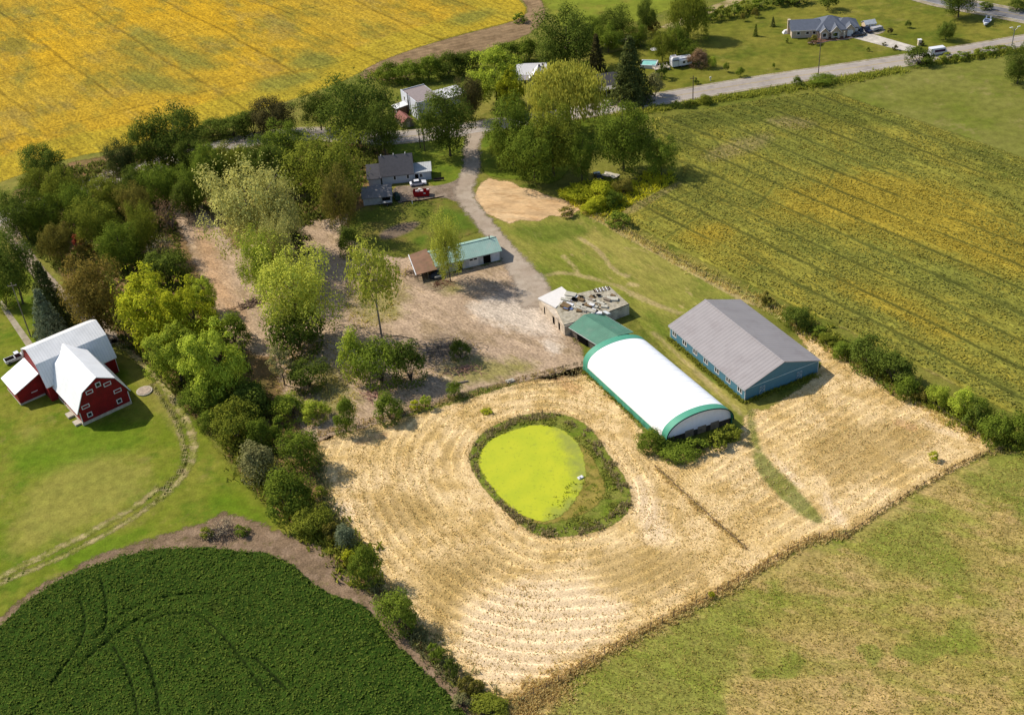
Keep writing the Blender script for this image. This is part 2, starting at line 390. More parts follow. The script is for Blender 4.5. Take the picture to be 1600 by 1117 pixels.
# pasture between the drive and the hedge
m_pa = gmat('pasture_grass', S(126, 132, 48, .7), S(166, 154, 78, .7), 16, S(106, 120, 38, .7), 8, camt=.7, D=S(196, 172, 112), dmid=3.2, dthr=(.6, .7), damt=.8, fine=.4, amp=(.7, 1.28), edge=(1.2, .4), stretch=R(-60), sfac=3,
            masks=[('worn', S(206, 180, 128), .7, 1.5), ('lush', S(96, 118, 32), .7, 1.1)])
sheet('pasture', PL([(770, 345), (880, 334), (912, 322), (950, 345), (1100, 428), (1245, 488), (1262, 510), (1200, 480), (1105, 466), (1044, 512), (1100, 578), (1165, 632), (1200, 700), (1170, 690), (1010, 520), (985, 490), (960, 470), (870, 470), (840, 440)]), m_pa, .8, .03, 2, {
    'worn': lines(([(905, 325), (960, 358), (1100, 435), (1180, 478), (1260, 520)], .9, .5), ([(855, 430), (880, 425), (950, 440), (1000, 465), (1060, 490)], .7, .9), ([(880, 400), (900, 420), (905, 432)], .5, .8), ([(905, 372), (935, 390), (960, 425), (980, 432)], .6, .6), ([(980, 460), (1020, 478), (1075, 490)], .3, .4), ([(985, 444), (995, 446)], .8, .8), ([(1020, 520), (1100, 592), (1180, 668)], .5, .9)),
    'lush': areas(([(790, 355), (880, 345), (930, 355), (900, 375), (850, 385), (810, 372)], 4), ([(830, 405), (870, 425), (850, 432)], 3), ([(1010, 490), (1040, 505), (1060, 540), (1020, 515)], 3), ([(1055, 530), (1120, 590), (1165, 628), (1150, 625), (1070, 555)], 1.5))})
# woods floor and farmyard
m_wd = gmat('leaf_litter', S(142, 112, 76, 0.8), S(120, 98, 62, 0.8), 12, S(104, 98, 50, 0.8), 7, camt=.6, D=S(176, 140, 100, 0.8), dmid=3, damt=.6, fine=.4, amp=(.6, 1.35), edge=(2.2, .8))
sheet('woodland_floor', PL([(40, 330), (20, 300), (110, 255), (260, 225), (420, 225), (560, 225), (610, 240), (585, 300), (600, 330), (560, 352), (600, 395), (560, 440), (545, 480), (560, 620), (520, 670), (500, 720), (500, 800), (600, 920), (700, 1050), (780, 1100), (740, 1100), (640, 1000), (560, 925), (480, 845), (400, 770), (345, 690), (300, 650), (250, 590), (190, 540), (120, 470)]), m_wd, 1.5, .03, 2)
m_dy = gmat('farmyard_earth', S(188, 162, 134, .8), S(170, 146, 118, .8), 12, S(150, 128, 94, .8), 5, camt=.6, D=S(212, 186, 154, .8), dmid=2.6, damt=.65, fine=.4, amp=(.5, 1.42), edge=(2.2, .8), stretch=R(-50), sfac=2,
            masks=[('pale', S(212, 196, 176, .82), .75, 1.6), ('grassy', S(136, 130, 62, .8), .75, 1.5), ('dark', S(128, 112, 96, .8), .65, 1.5), ('litter', S(188, 150, 110, .8), .7, .9)])
sheet('farmyard', PL([(640, 395), (660, 425), (710, 425), (785, 408), (800, 400), (845, 455), (872, 500), (905, 540), (920, 575), (905, 588), (750, 605), (640, 645), (560, 672), (490, 692), (450, 640), (430, 560), (350, 540), (330, 470), (300, 400), (270, 330), (300, 300), (320, 330), (370, 390), (460, 360), (500, 340), (545, 340), (600, 390)]), m_dy, .9, .04, 2, {
    'pale': areas(([(725, 480), (760, 462), (830, 440), (870, 500), (890, 530), (820, 520), (760, 505)], 4), ([(845, 520), (880, 540), (870, 560), (850, 545)], 2)),
    'grassy': areas(([(560, 440), (610, 430), (640, 470), (600, 510), (545, 490)], 6), ([(690, 560), (780, 560), (860, 565), (800, 590), (700, 610)], 4), ([(500, 560), (560, 600), (540, 660), (480, 640)], 5), ([(640, 400), (690, 440), (730, 455), (680, 460)], 4)),
    'dark': areas(([(625, 535), (700, 520), (740, 545), (680, 575), (620, 560)], 5), ([(735, 455), (800, 440), (850, 450), (800, 475)], 5), ([(640, 420), (690, 430), (700, 460), (650, 450)], 3)),
    'litter': areas(([(300, 330), (330, 360), (350, 430), (400, 530), (350, 500), (310, 420)], 4))})
m_lw = gmat('back_lawn', S(108, 118, 40), S(128, 128, 52), 9, S(140, 122, 66), 6, camt=.6, fine=.45, amp=(.78, 1.2), edge=(1.4, .6), masks=[('bare', S(140, 118, 104), .85, .7), ('lush', S(94, 120, 34), .8, .6)])
sheet('farmhouse_lawn', chaikin(PL([(560, 325), (600, 318), (640, 318), (700, 308), (735, 335), (760, 358), (720, 372), (668, 388), (640, 405), (600, 400), (555, 380), (540, 345)]), 1), m_lw, .8, .05, 2, {
    'bare': areas(([(590, 365), (620, 350), (660, 345), (645, 362), (600, 378)], 1.5)), 'lush': areas(([(680, 325), (715, 325), (750, 355), (710, 360)], 3), ([(640, 375), (672, 365), (660, 390)], 2))})
sheet('roadside_lawn', chaikin(PL([(608, 226), (680, 222), (728, 212), (732, 225), (730, 262), (722, 282), (690, 296), (668, 285), (640, 240), (605, 244)]), 1), gmat('front_lawn', S(120, 136, 40), S(132, 138, 48), 10, S(98, 120, 34), 6, fine=.5, amp=(.82, 1.16), edge=(.6, .3)), 1, .05, 1)
sheet('verge', chaikin(PL([(760, 206), (800, 200), (840, 196), (960, 180), (1010, 172), (1015, 190), (960, 215), (900, 250), (870, 290), (820, 282), (770, 278), (752, 268), (748, 232)]), 1), bpy.data.materials['front_lawn'], 1, .05, 1)
m_sd = gmat('sandy_ground', S(222, 188, 142, 0.78), S(208, 172, 126, 0.78), 8, S(188, 150, 104, 0.78), 2.5, camt=.6, fine=.35, amp=(.72, 1.2), edge=(1.0, .35), stretch=R(-15), sfac=4)
sheet('sandy_clearing', PL([(744, 300), (752, 286), (764, 279), (780, 283), (798, 284), (812, 293), (838, 298), (856, 307), (880, 312), (918, 327), (900, 330), (892, 340), (860, 337), (842, 346), (812, 344), (796, 350), (778, 342), (760, 334), (752, 322), (742, 312)]), m_sd, .8, .055, 1.5)
# stubble
pondO = chaikin(PL([(731, 720), (738, 695), (758, 672), (806, 650), (860, 643), (905, 655), (932, 680), (952, 712), (982, 754), (988, 790), (968, 816), (930, 832), (890, 838), (846, 840), (818, 824), (790, 800), (752, 760)]), 1)
pondI = chaikin(PL([(746, 722), (756, 696), (776, 682), (806, 671), (838, 663), (878, 670), (902, 690), (914, 718), (916, 750), (902, 778), (880, 804), (856, 816), (832, 812), (806, 800), (776, 772), (755, 742)]), 1)
m_st = gmat('straw_stubble', S(228, 197, 144, .88), S(219, 186, 126, .88), 12, S(188, 156, 96, .88), 6, cthr=(.47, .6), camt=.7, D=S(238, 206, 156, .88), dmid=4, dthr=(.54, .66), damt=.45, fine=.36, amp=(.56, 1.27), mot=(.9, 1.1),
            swath=(2.3, .3), edge=(1.2, .3), bump=.7, masks=[('brown', S(178, 148, 90, .86), .7, 1.3), ('pale', S(240, 212, 172, .88), .75, 1.2), ('green', S(122, 136, 50), .8, 1.7), ('rust', S(204, 160, 112, .86), .6, .8)])
stub = PL([(496, 700), (510, 682), (580, 666), (700, 634), (800, 602), (880, 580), (912, 572), (935, 600), (1010, 680), (1050, 712), (1150, 690), (1170, 640), (1200, 640), (1262, 600), (1285, 568), (1262, 545), (1222, 488), (1250, 500), (1300, 545), (1340, 578), (1430, 628), (1500, 660), (1552, 690), (1535, 712), (1480, 740), (1420, 772), (1340, 826), (1325, 836), (1272, 842), (1165, 905), (1080, 950), (1000, 990), (930, 1030), (870, 1066), (820, 1090), (780, 1108), (740, 1085), (690, 1035), (640, 970), (600, 915), (545, 832), (500, 770)])
pc = pondO.mean(0); d0 = R(26)
def swath(X, sd):
    d = -sdf(X, pondO)
    right = (X - G(1100, 780)[:2]) @ np.array([math.cos(R(25)), math.sin(R(25))])
    k = np.clip(right / 6 + .5, 0, 1)
    return d * (1 - k) + ((X - pc) @ np.array([-math.sin(R(33)), math.cos(R(33))])) * k
GSTR = lines(([(1170, 640), (1176, 680), (1183, 705)], .9, 1.2), ([(1310, 832), (1335, 830)], .6, .5))
sheet('stubble_field', stub, m_st, .6, .04, 1.5, {'swath': swath,
    'brown': areas(([(900, 870), (1000, 850), (1090, 860), (1110, 890), (1040, 930), (960, 930)], 4), ([(640, 880), (760, 850), (800, 880), (720, 930), (690, 990), (660, 940)], 4), ([(1240, 680), (1400, 650), (1480, 680), (1400, 740), (1300, 760)], 5), ([(560, 800), (640, 760), (700, 800), (640, 840)], 4)),
    'pale': areas(([(720, 960), (800, 905), (900, 900), (990, 950), (960, 990), (850, 1050), (780, 1080), (710, 1030)], 4), ([(985, 740), (1020, 760), (1060, 850), (1000, 850)], 3), ([(540, 780), (560, 800), (545, 830), (515, 800)], 2), ([(1280, 760), (1320, 800), (1320, 830), (1290, 800)], 2), ([(1200, 700), (1240, 740), (1260, 770), (1220, 740)], 1.5), ([(1430, 650), (1480, 670), (1520, 690), (1450, 672)], 2)),
    'green': lambda X, sd: np.maximum(areas(([(1176, 706), (1190, 704), (1218, 735), (1258, 776), (1286, 806), (1280, 822), (1245, 802), (1205, 764), (1178, 732)], .9))(X, sd), GSTR(X, sd)),
    'rust': lines(([(1405, 660), (1425, 668)], 1.2, 1), ([(870, 590), (900, 610)], 1.5, 1.5), ([(560, 690), (600, 680)], 1, 1))})
# meadow in the right foreground
m_me = gmat('autumn_meadow', S(184, 158, 98, .78), S(164, 148, 78, .78), 15, S(142, 144, 58, .78), 7, cthr=(.47, .62), camt=.75, D=S(200, 168, 112, .74), dmid=3, dthr=(.54, .66), damt=.7, fine=.34, amp=(.45, 1.5), edge=(1.4, .4), stretch=R(-25), sfac=2, bump=.9,
            masks=[('green', S(126, 138, 50, .74), .7, 1.8), ('tan', S(204, 172, 114, .74), .6, 1.3)])
sheet('meadow', PL([(780, 1130), (850, 1090), (870, 1072), (1000, 992), (1080, 952), (1165, 908), (1272, 846), (1325, 840), (1420, 776), (1480, 744), (1538, 716), (1580, 706), (1680, 700), (1900, 690), (2150, 700), (2150, 1450), (1300, 1500), (500, 1500), (600, 1300)]), m_me, .9, .035, 1.5, {
    'green': lambda X, sd: np.maximum(areas(([(870, 1080), (1000, 998), (1130, 935), (1200, 920), (1180, 990), (1150, 1060), (1100, 1120), (860, 1180)], 4), ([(1330, 845), (1420, 785), (1490, 800), (1480, 850), (1520, 890), (1530, 930), (1440, 900), (1380, 890)], 4), ([(1490, 740), (1560, 722), (1640, 730), (1600, 790), (1520, 770)], 4), ([(1200, 900), (1225, 910), (1230, 960), (1205, 960)], 2))(X, sd), .9 * np.clip((vnoise(X, 7, 5) - .62) * 8, 0, 1)),
    'tan': areas(([(1500, 950), (1600, 930), (1620, 1020), (1540, 990)], 6), ([(1300, 870), (1360, 880), (1400, 940), (1330, 930)], 4), ([(1280, 1060), (1400, 1060), (1420, 1117), (1300, 1130)], 5))})
# red barn lawn, dirt headland, dark soybeans
m_rb = gmat('barn_lawn', S(114, 128, 32, .68), S(136, 136, 50, .68), 12, S(94, 118, 28, .68), 7, cthr=(.5, .64), camt=.8, D=S(156, 142, 76), dmid=5, dthr=(.57, .7), damt=.55, fine=.4, amp=(.8, 1.18), edge=(1.2, .5), bump=.3, masks=[('dry', S(150, 142, 68, .76), .7, 1.2), ('lush', S(98, 124, 24, .76), .7, 1.2)])
sheet('barn_lawn', PL([(-260, 520), (-20, 440), (40, 395), (70, 430), (150, 510), (215, 560), (262, 610), (310, 665), (345, 710), (395, 770), (440, 815), (500, 845), (520, 870), (460, 860), (320, 835), (260, 840), (160, 868), (60, 918), (0, 968), (-300, 1110)]), m_rb, 1.0, .045, 2, {
    'dry': areas(([(60, 740), (150, 700), (230, 720), (240, 760), (150, 820), (30, 870), (0, 850)], 6), ([(20, 680), (60, 660), (60, 700)], 4), ([(150, 520), (190, 540), (280, 640), (290, 700), (260, 660)], 2)),
    'lush': areas(([(120, 660), (220, 660), (240, 690), (130, 720), (20, 760), (0, 700)], 6), ([(330, 760), (400, 790), (440, 830), (340, 800)], 4), ([(80, 870), (220, 820), (250, 830), (100, 900)], 2))})
m_br = gmat('bare_soil', S(156, 130, 104), S(136, 114, 88), 8, S(172, 146, 120), 3, camt=.6, D=S(114, 108, 54), dmid=2.5, damt=.7, fine=.35, amp=(.55, 1.4), edge=(2.2, .6))
sheet('soil_headland', PL([(-300, 1130), (-10, 972), (60, 916), (160, 866), (250, 838), (320, 818), (350, 800), (400, 815), (440, 832), (490, 850), (545, 895), (592, 945), (640, 1000), (700, 1060), (752, 1105), (800, 1140), (850, 1230), (600, 1200), (300, 900), (100, 940), (-200, 1140)]), m_br, .8, .055, 1.5)
trk = lines(([(125, 938), (135, 965), (132, 1000), (112, 1030), (82, 1072)], .2, .2), ([(158, 905), (168, 945), (168, 985), (150, 1000)], .2, .2), ([(215, 1000), (235, 1040), (246, 1085), (252, 1130)], .22, .2), ([(178, 1012), (200, 1050), (213, 1090), (216, 1130)], .22, .2), ([(125, 1045), (150, 1020), (175, 1000), (205, 975), (250, 955)], .18, .25), ([(185, 965), (225, 945), (280, 930), (335, 932)], .15, .2), ([(230, 975), (270, 960), (310, 962), (340, 985), (370, 1020), (400, 1060), (415, 1085)], .2, .2), ([(400, 1030), (430, 1060), (450, 1080)], .25, .2))
m_ds = gmat('dark_soybeans', S(56, 82, 22), S(66, 90, 26), 20, S(48, 70, 18), 6, camt=.7, D=S(74, 92, 28), dmid=2.5, damt=.6, fine=.36, amp=(.4, 1.6), mot=(.8, 1.2), edge=(1.3, .12), bump=1.0, masks=[('trk', S(34, 42, 16), .85, .35), ('thin', S(92, 88, 40), .5, .8)])
dsoy = chaikin(PL([(-160, 1075), (0, 982), (45, 935), (110, 896), (200, 866), (255, 857), (330, 856), (405, 863), (455, 878), (480, 905), (520, 932), (560, 940), (585, 962), (610, 998), (655, 1040), (700, 1085), (740, 1130), (800, 1240), (400, 1500), (-200, 1300)]), 1)
sheet('dark_soybean_field', dsoy, m_ds, .42, .06, .5, {'trk': trk, 'thin': areas(([(330, 940), (355, 955), (350, 970), (335, 960)], 1), ([(130, 1040), (155, 1045), (140, 1060)], 1))},
      lambda X, sd: np.clip((sd + 1.6 * (vnoise(X, 2.5, 8, 3) - .5)) / .7, 0, 1) * (.4 + .5 * vnoise(X, .85, 11, 2)) * (1 - .85 * trk(X, sd)))
# pond
m_bk = gmat('pond_bank', S(108, 124, 36, .78), S(138, 134, 64, .78), 4, S(92, 112, 28, .78), 2, fine=.3, amp=(.55, 1.4), edge=(.6, .2))
sheet('pond_bank', pondO, m_bk, .5, .06, 1)
mud = chaikin(PL([(855, 700), (915, 690), (935, 735), (950, 765), (930, 795), (890, 812), (840, 822), (795, 800), (760, 740), (760, 700), (800, 672), (850, 665)]), 2)
sheet('pond_mud', mud, gmat('pond_mud', S(166, 148, 74, .7), S(150, 134, 62, .7), 3, S(120, 128, 44), 2, fine=.3, amp=(.7, 1.2), edge=(.5, .3)), .5, .08, 1)
b = NB('duckweed_water'); Pn = b.pos()
dd = b.m('ADD', b.attr('thin'), b.m('MULTIPLY', b.m('SUBTRACT', b.noise(Pn, .4, 5, .7), .5), .9))
c = b.mix(b.rng(b.noise(Pn, .25, 4), .35, .65), S(202, 204, 30, .7), S(188, 196, 26, .7))
c = b.mix(b.rng(dd, .3, .7, 0, .75), c, S(150, 154, 72))
c = b.mix(b.rng(b.noise(Pn, 1.6, 4, .7), .56, .7, 0, .6), c, S(146, 158, 30))
c = b.mix(b.rng(b.noise(Pn, .5, 5, .75), .6, .68, 0, .55), c, S(168, 176, 58))
e = b.rng(b.m('ADD', b.attr('sd'), b.m('MULTIPLY', b.m('SUBTRACT', b.noise(Pn, 1.0, 5, .75), .5), 1.6)), -.15, .15)
b.bsdf(c, .45, .35, 0, None, e)
sheet('pond_water', pondI, b.mat, .5, .1, 1, {'thin': areas(([(862, 664), (900, 682), (922, 722), (918, 760), (900, 770), (896, 730), (884, 700)], 4), ([(866, 796), (910, 768), (890, 812), (850, 820)], 3))})
# roads and drives
m_rd = gmat('worn_asphalt', S(190, 178, 166, .66), S(180, 168, 156, .66), 20, S(150, 142, 138), 6, camt=.5, fine=.5, amp=(.92, 1.06), bump=.1, mot=(.95, 1.05))
m_gv = gmat('gravel_shoulder', S(196, 184, 164), S(176, 160, 132), 6, S(138, 132, 76), 4, camt=.5, fine=.4, amp=(.8, 1.15), edge=(.5, .25))
m_ln = pmat('road_paint_white', S(226, 222, 210), .8, .1, var=.12, vs=.8)
m_ly = pmat('road_paint_yellow', S(206, 180, 104), .8, .1, var=.2, vs=.8)
ROAD = [(-220, 420), (-80, 372), (60, 318), (200, 268), (300, 242), (395, 217), (470, 208), (540, 212), (600, 217), (650, 213), (750, 199), (850, 184), (940, 171), (1040, 153), (1200, 126), (1400, 97), (1520, 78), (1600, 64), (1800, 30), (2000, -8)]
sheet('road_shoulder', ribbon(ROAD, 9.8), m_gv, 1.2, .065, 1)
rd = strip('road', ROAD, 0, 7.2, .08, m_rd)
for k in (-3.35, 3.35): strip('road_edge_line', ROAD, k, .16, .09, m_ln)
for k in (-.14, .14): strip('road_centre_line', ROAD, k, .12, .09, m_ly)
ROAD2 = [(1380, -30), (1450, -2), (1525, 12), (1600, 26), (1750, 55)]
sheet('side_road_shoulder', ribbon(ROAD2, 13), m_gv, 1.5, .06, 1)
strip('side_road', ROAD2, 0, 8, .08, gmat('grey_asphalt', S(142, 140, 140), S(130, 128, 130), 15, fine=.5, amp=(.93, 1.06), bump=.1))
strip('side_road_centre_line', ROAD2, 0, .2, .09, m_ly)
strip('side_road_edge_line', ROAD2, -3.7, .2, .09, m_ln)
m_dr = gmat('gravel_drive', S(184, 168, 148, 0.78), S(170, 152, 132, 0.78), 8, S(150, 134, 112, 0.78), 3, camt=.5, fine=.3, amp=(.88, 1.08), mot=(.93, 1.06), bump=.15, edge=(1.8, .9))
sheet('driveway', ribbon([(752, 198), (738, 218), (736, 240), (738, 262), (728, 286), (722, 302), (738, 326), (758, 350), (785, 385), (812, 418), (832, 446), (838, 480)], [7, 4.6, 4.4, 4.6, 5, 5.2, 4.4, 4.4, 4.8, 6.5, 8, 6]), m_dr, .7, .07, 1)
sheet('parking_yard', chaikin(PL([(738, 262), (735, 300), (718, 318), (690, 307), (640, 316), (618, 318), (612, 292), (640, 290), (676, 292), (705, 286), (725, 275)]), 1), gmat('packed_gravel', S(168, 150, 130), S(150, 130, 110), 5, S(132, 116, 96), 2, fine=.35, amp=(.8, 1.15), edge=(.4, .2)), .7, .062, 1)
m_cc = gmat('concrete_paving', S(226, 216, 200), S(212, 202, 188), 6, fine=.4, amp=(.92, 1.05), bump=.1)
cq = [G(*q)[:2] for q in ((1316, 55), (1356, 52), (1432, 74), (1422, 81), (1404, 78.5), (1339, 61.5))]
link('concrete_drive', MB().poly(cq, 0, .09).mesh('concrete_drive', m_cc), None, 'structure')
sheet('gravel_pad', chaikin(PL([(1352, 50), (1378, 42), (1384, 50), (1368, 56)]), 1), m_gv, .8, .06, 1)
m_tr = gmat('farm_track', S(196, 176, 130), S(176, 156, 108), 6, S(120, 122, 46), 3, camt=.6, fine=.35, amp=(.76, 1.2), edge=(.9, .5))
sheet('lane', ribbon([(-40, 300), (4, 340), (25, 378), (58, 424), (98, 466), (146, 506), (180, 536)], [6, 5, 4, 3.6, 4, 5, 3]), gmat('lane_gravel', S(188, 170, 148), S(170, 150, 126), 5, S(150, 134, 90), 3, fine=.35, amp=(.78, 1.18), edge=(.5, .25)), .8, .07, 1)
m_wt = gmat('wheel_track', S(190, 172, 124, .72), S(168, 152, 100, .72), 6, S(126, 130, 48, .74), 2.5, cthr=(.42, .58), camt=.85, fine=.35, amp=(.7, 1.25), edge=(1.1, .5))
tA = [(176, 532), (205, 552), (240, 584), (270, 622), (294, 662), (303, 690), (301, 715), (288, 742), (268, 764), (246, 782)]
tB = [(236, 600), (252, 622), (275, 655), (286, 690), (290, 718), (282, 738), (266, 754), (250, 766)]
tC = [(250, 760), (225, 782), (190, 805), (130, 838), (60, 872), (-20, 912), (-80, 940)]
tD = [(246, 782), (200, 815), (140, 848), (80, 878), (0, 910), (-60, 935)]
for q, w in ((tA, 1.5), (tB, 1.1), (tC, 1.4), (tD, 1.2)): sheet('wheel_track', ribbon(q, w), m_wt, .45, .07, 1.2)
sheet('farm_lane', ribbon([(1040, 45), (1098, 20), (1140, 5), (1200, -18)], 5), m_tr, 1, .06, 1)
link('concrete_path', MB().poly([G(*q)[:2] for q in ((-6, 470), (3, 470), (58, 546), (48, 552))], 0, .09).mesh('concrete_path', gmat('path_concrete', S(190, 178, 152), S(174, 160, 134), 3, fine=.3, amp=(.85, 1.1), bump=.1)), None, 'structure')
# ------------------------------------------------------------------ plants
LM = {}
LG = 2.5
def lm(k, a, b, **kw):
    g = lambda c: tuple(min(x * LG * f, .7) for x, f in zip(c, (1.12, 1.0, .75))) + (1,)
    LM[k] = leafmat('leaves_' + k, g(a), g(b), **kw)
lm('dark_green', (.026, .042, .009), (.058, .080, .016)); lm('mid_green', (.034, .056, .009), (.078, .108, .017))
lm('olive_green', (.050, .068, .011), (.104, .122, .020)); lm('yellow_green', (.088, .115, .010), (.18, .195, .016))
lm('light_green', (.085, .125, .018), (.17, .21, .03)); lm('pale_green', (.13, .145, .055), (.23, .235, .09)); lm('fresh_green', (.11, .14, .025), (.21, .235, .045))
lm('russet', (.066, .058, .016), (.13, .105, .028)); lm('mauve', (.075, .052, .040), (.12, .085, .06)); lm('grey_green', (.055, .062, .032), (.11, .115, .06))
lm('dry_grey', (.14, .125, .10), (.22, .20, .16)); lm('blue_green', (.040, .060, .042), (.10, .125, .095)); lm('golden', (.098, .112, .022), (.195, .20, .04))
lm('spruce', (.024, .034, .013), (.054, .068, .024)); lm('red', (.10, .02, .018), (.18, .05, .04)); lm('olive_brown', (.052, .055, .014), (.098, .092, .024)); lm('dark_bronze', (.024, .026, .013), (.05, .045, .02))
M_BARK = pmat('bark', (.10, .078, .055, 1), .95, .05, var=.3, vs=3); M_PALE = pmat('pale_bark', (.22, .18, .14, 1), .95, .05, var=.25, vs=3); M_TWIG = pmat('twigs', (.14, .11, .085, 1), .95, .05, var=.3, vs=3)

def quads(C, N, size, rng, asp=.7):
    n = len(C); N = N / (np.linalg.norm(N, axis=1)[:, None] + 1e-9)
    r = rng.normal(size=(n, 3)); u = np.cross(N, r); u /= np.linalg.norm(u, axis=1)[:, None] + 1e-9
    w = np.cross(N, u); s = (size * rng.uniform(.45, 1.5, n))[:, None]
    u = u * s * .5; w = w * s * .5 * asp; k = N * s * .12
    V = np.stack([C - u - k, C + w * .8, C + u - k, C - w * .9 + u * .1], 1).reshape(-1, 3)
    return V, np.arange(4 * n).reshape(n, 4)
def clump_leaves(cc, rad, n, rng, out, size, low=-.35, flat=1.0):
    d = rng.normal(size=(int(n * 1.7) + 8, 3)); d /= np.linalg.norm(d, axis=1)[:, None]
    keep = (d @ out * .6 + d[:, 2] * .6) > low
    d = d[keep][:int(n)]
    r = rad * rng.uniform(.55, 1.1, len(d))[:, None]
    C = cc + d * r * np.array([1, 1, flat])
    N = d * .85 + out * .25 + np.array([0, 0, .5]) + rng.normal(size=d.shape) * .36
    return C, N
def limb(mb, pts, r0, r1, n=5):
    for i in range(len(pts) - 1):
        a = r0 + (r1 - r0) * i / (len(pts) - 1); c = r0 + (r1 - r0) * (i + 1) / (len(pts) - 1)
        mb.tube(pts[i], pts[i + 1], a, c, n)
def crown_tree(seed, K, leaves, size, tf=.15, rr=(.13, .22), depth=(.5, .9), low=-.35, flat=.85, stray=.05, nlimb=7, tr=.022, fork=False, lowcut=-.75):
    "unit tree: height 1, crown width 1; returns crown and trunk meshes"
    rng = np.random.RandomState(seed); zc, ch = (1 + tf) / 2, (1 - tf) / 2
    cs = []
    tries = 0
    while len(cs) < K and tries < 4000:
        tries += 1
        d = rng.normal(size=3); d /= np.linalg.norm(d)
        if d[2] < lowcut: continue
        q = rng.uniform(*depth) * rng.uniform(.82, 1.05); rad = rng.uniform(*rr) * (1 - .25 * max(d[2], 0))
        c = np.array([d[0] * .5 * q, d[1] * .5 * q, zc + d[2] * ch * q])
        if all(np.linalg.norm(c - o[0]) > .55 * min(rad, o[1]) for o in cs): cs.append((c, rad, d))
    w = np.array([c[1] ** 2 for c in cs]); w = w / w.sum() * leaves
    CC, NN = [], []
    for (c, rad, d), n in zip(cs, w):
        a, bn = clump_leaves(c, rad, n, rng, d, size, low, flat); CC.append(a); NN.append(bn)
    k = int(leaves * stray); d = rng.normal(size=(k, 3)); d /= np.linalg.norm(d, axis=1)[:, None]
    CC.append(np.column_stack([d[:, 0] * .5, d[:, 1] * .5, zc + d[:, 2] * ch]) * 1.0); NN.append(d + rng.normal(size=d.shape) * .5)
    CC = np.vstack(CC); NN = np.vstack(NN); CC[:, 2] = np.clip(CC[:, 2], .01, 1.06)
    V, F = quads(CC, NN, size, rng)
    mb = MB(); top = np.array([rng.normal() * .03, rng.normal() * .03, zc + ch * .3])
    base = np.zeros(3)
    if fork:
        k = np.array([0, 0, .38]); limb(mb, [base, k * .5, k], tr, tr * .8, 6)
        limb(mb, [k, k + [.03, .02, .18], k + [.05, .0, .42]], tr * .7, tr * .2)
        limb(mb, [k, k + [-.16, .04, .12], k + [-.3, .05, .34]], tr * .6, tr * .15)
        st = k + np.array([.02, .01, .1])
    else:
        mid = np.array([rng.normal() * .02, rng.normal() * .02, zc * .6]); limb(mb, [base, mid, top], tr, tr * .35, 6); st = mid
    for j in rng.choice(len(cs), min(nlimb, len(cs)), replace=False):
        c = cs[j][0]; s = st + (top - st) * rng.uniform(0, .7); limb(mb, [s, (s + c) / 2 + [0, 0, -.02], c + (c - s) * .12], tr * .42, tr * .1, 4)
    return npmesh('crown', V, F), mb
def willow(seed, leaves, size):
    rng = np.random.RandomState(seed); CC, NN = [], []
    for _ in range(150):
        a = rng.uniform(0, 2 * math.pi); rho = math.sqrt(rng.uniform(.0, 1)) * .47
        z0 = .55 + .43 * math.sqrt(max(0, 1 - (rho / .5) ** 2)) * rng.uniform(.85, 1.03)
        L = rng.uniform(.25, .8) * (0.35 + rho * 1.6); n = leaves // 150
        t = rng.uniform(0, 1, n); sw = .03 + .05 * (1 - t)
        C = np.column_stack([math.cos(a) * (rho + .05 * t) + rng.normal(size=n) * sw, math.sin(a) * (rho + .05 * t) + rng.normal(size=n) * sw, z0 - t * L + .05 * np.sin(t * 3)])
        o = np.array([math.cos(a), math.sin(a), .5])
        CC.append(C); NN.append(np.tile(o, (n, 1)) * .9 + rng.normal(size=(n, 3)) * .5 + np.array([0, 0, 1.0]) * (1 - t)[:, None])
    C = np.vstack(CC); N = np.vstack(NN); n = len(C)
    N /= np.linalg.norm(N, axis=1)[:, None]
    dn = np.tile([0, 0, -1.0], (n, 1)) + rng.normal(size=(n, 3)) * .22; w = np.cross(N, dn); w /= np.linalg.norm(w, axis=1)[:, None] + 1e-9
    s = (size * rng.uniform(.6, 1.3, n))[:, None]
    V = np.stack([C - w * s * .22, C + dn * s, C + w * s * .22, C - dn * s * .5], 1).reshape(-1, 3)
    V[:, 2] = np.maximum(V[:, 2], .03)
    mb = MB(); limb(mb, [(0, 0, 0), (.01, 0, .25), (0, .02, .5)], .045, .03, 7)
    for k in range(7):
        a = k * .9; limb(mb, [(0, 0, .3 + .02 * k), (math.cos(a) * .16, math.sin(a) * .16, .6), (math.cos(a) * .3, math.sin(a) * .3, .74)], .02, .006, 5)
    return npmesh('crown', V, np.arange(4 * n).reshape(n, 4)), mb
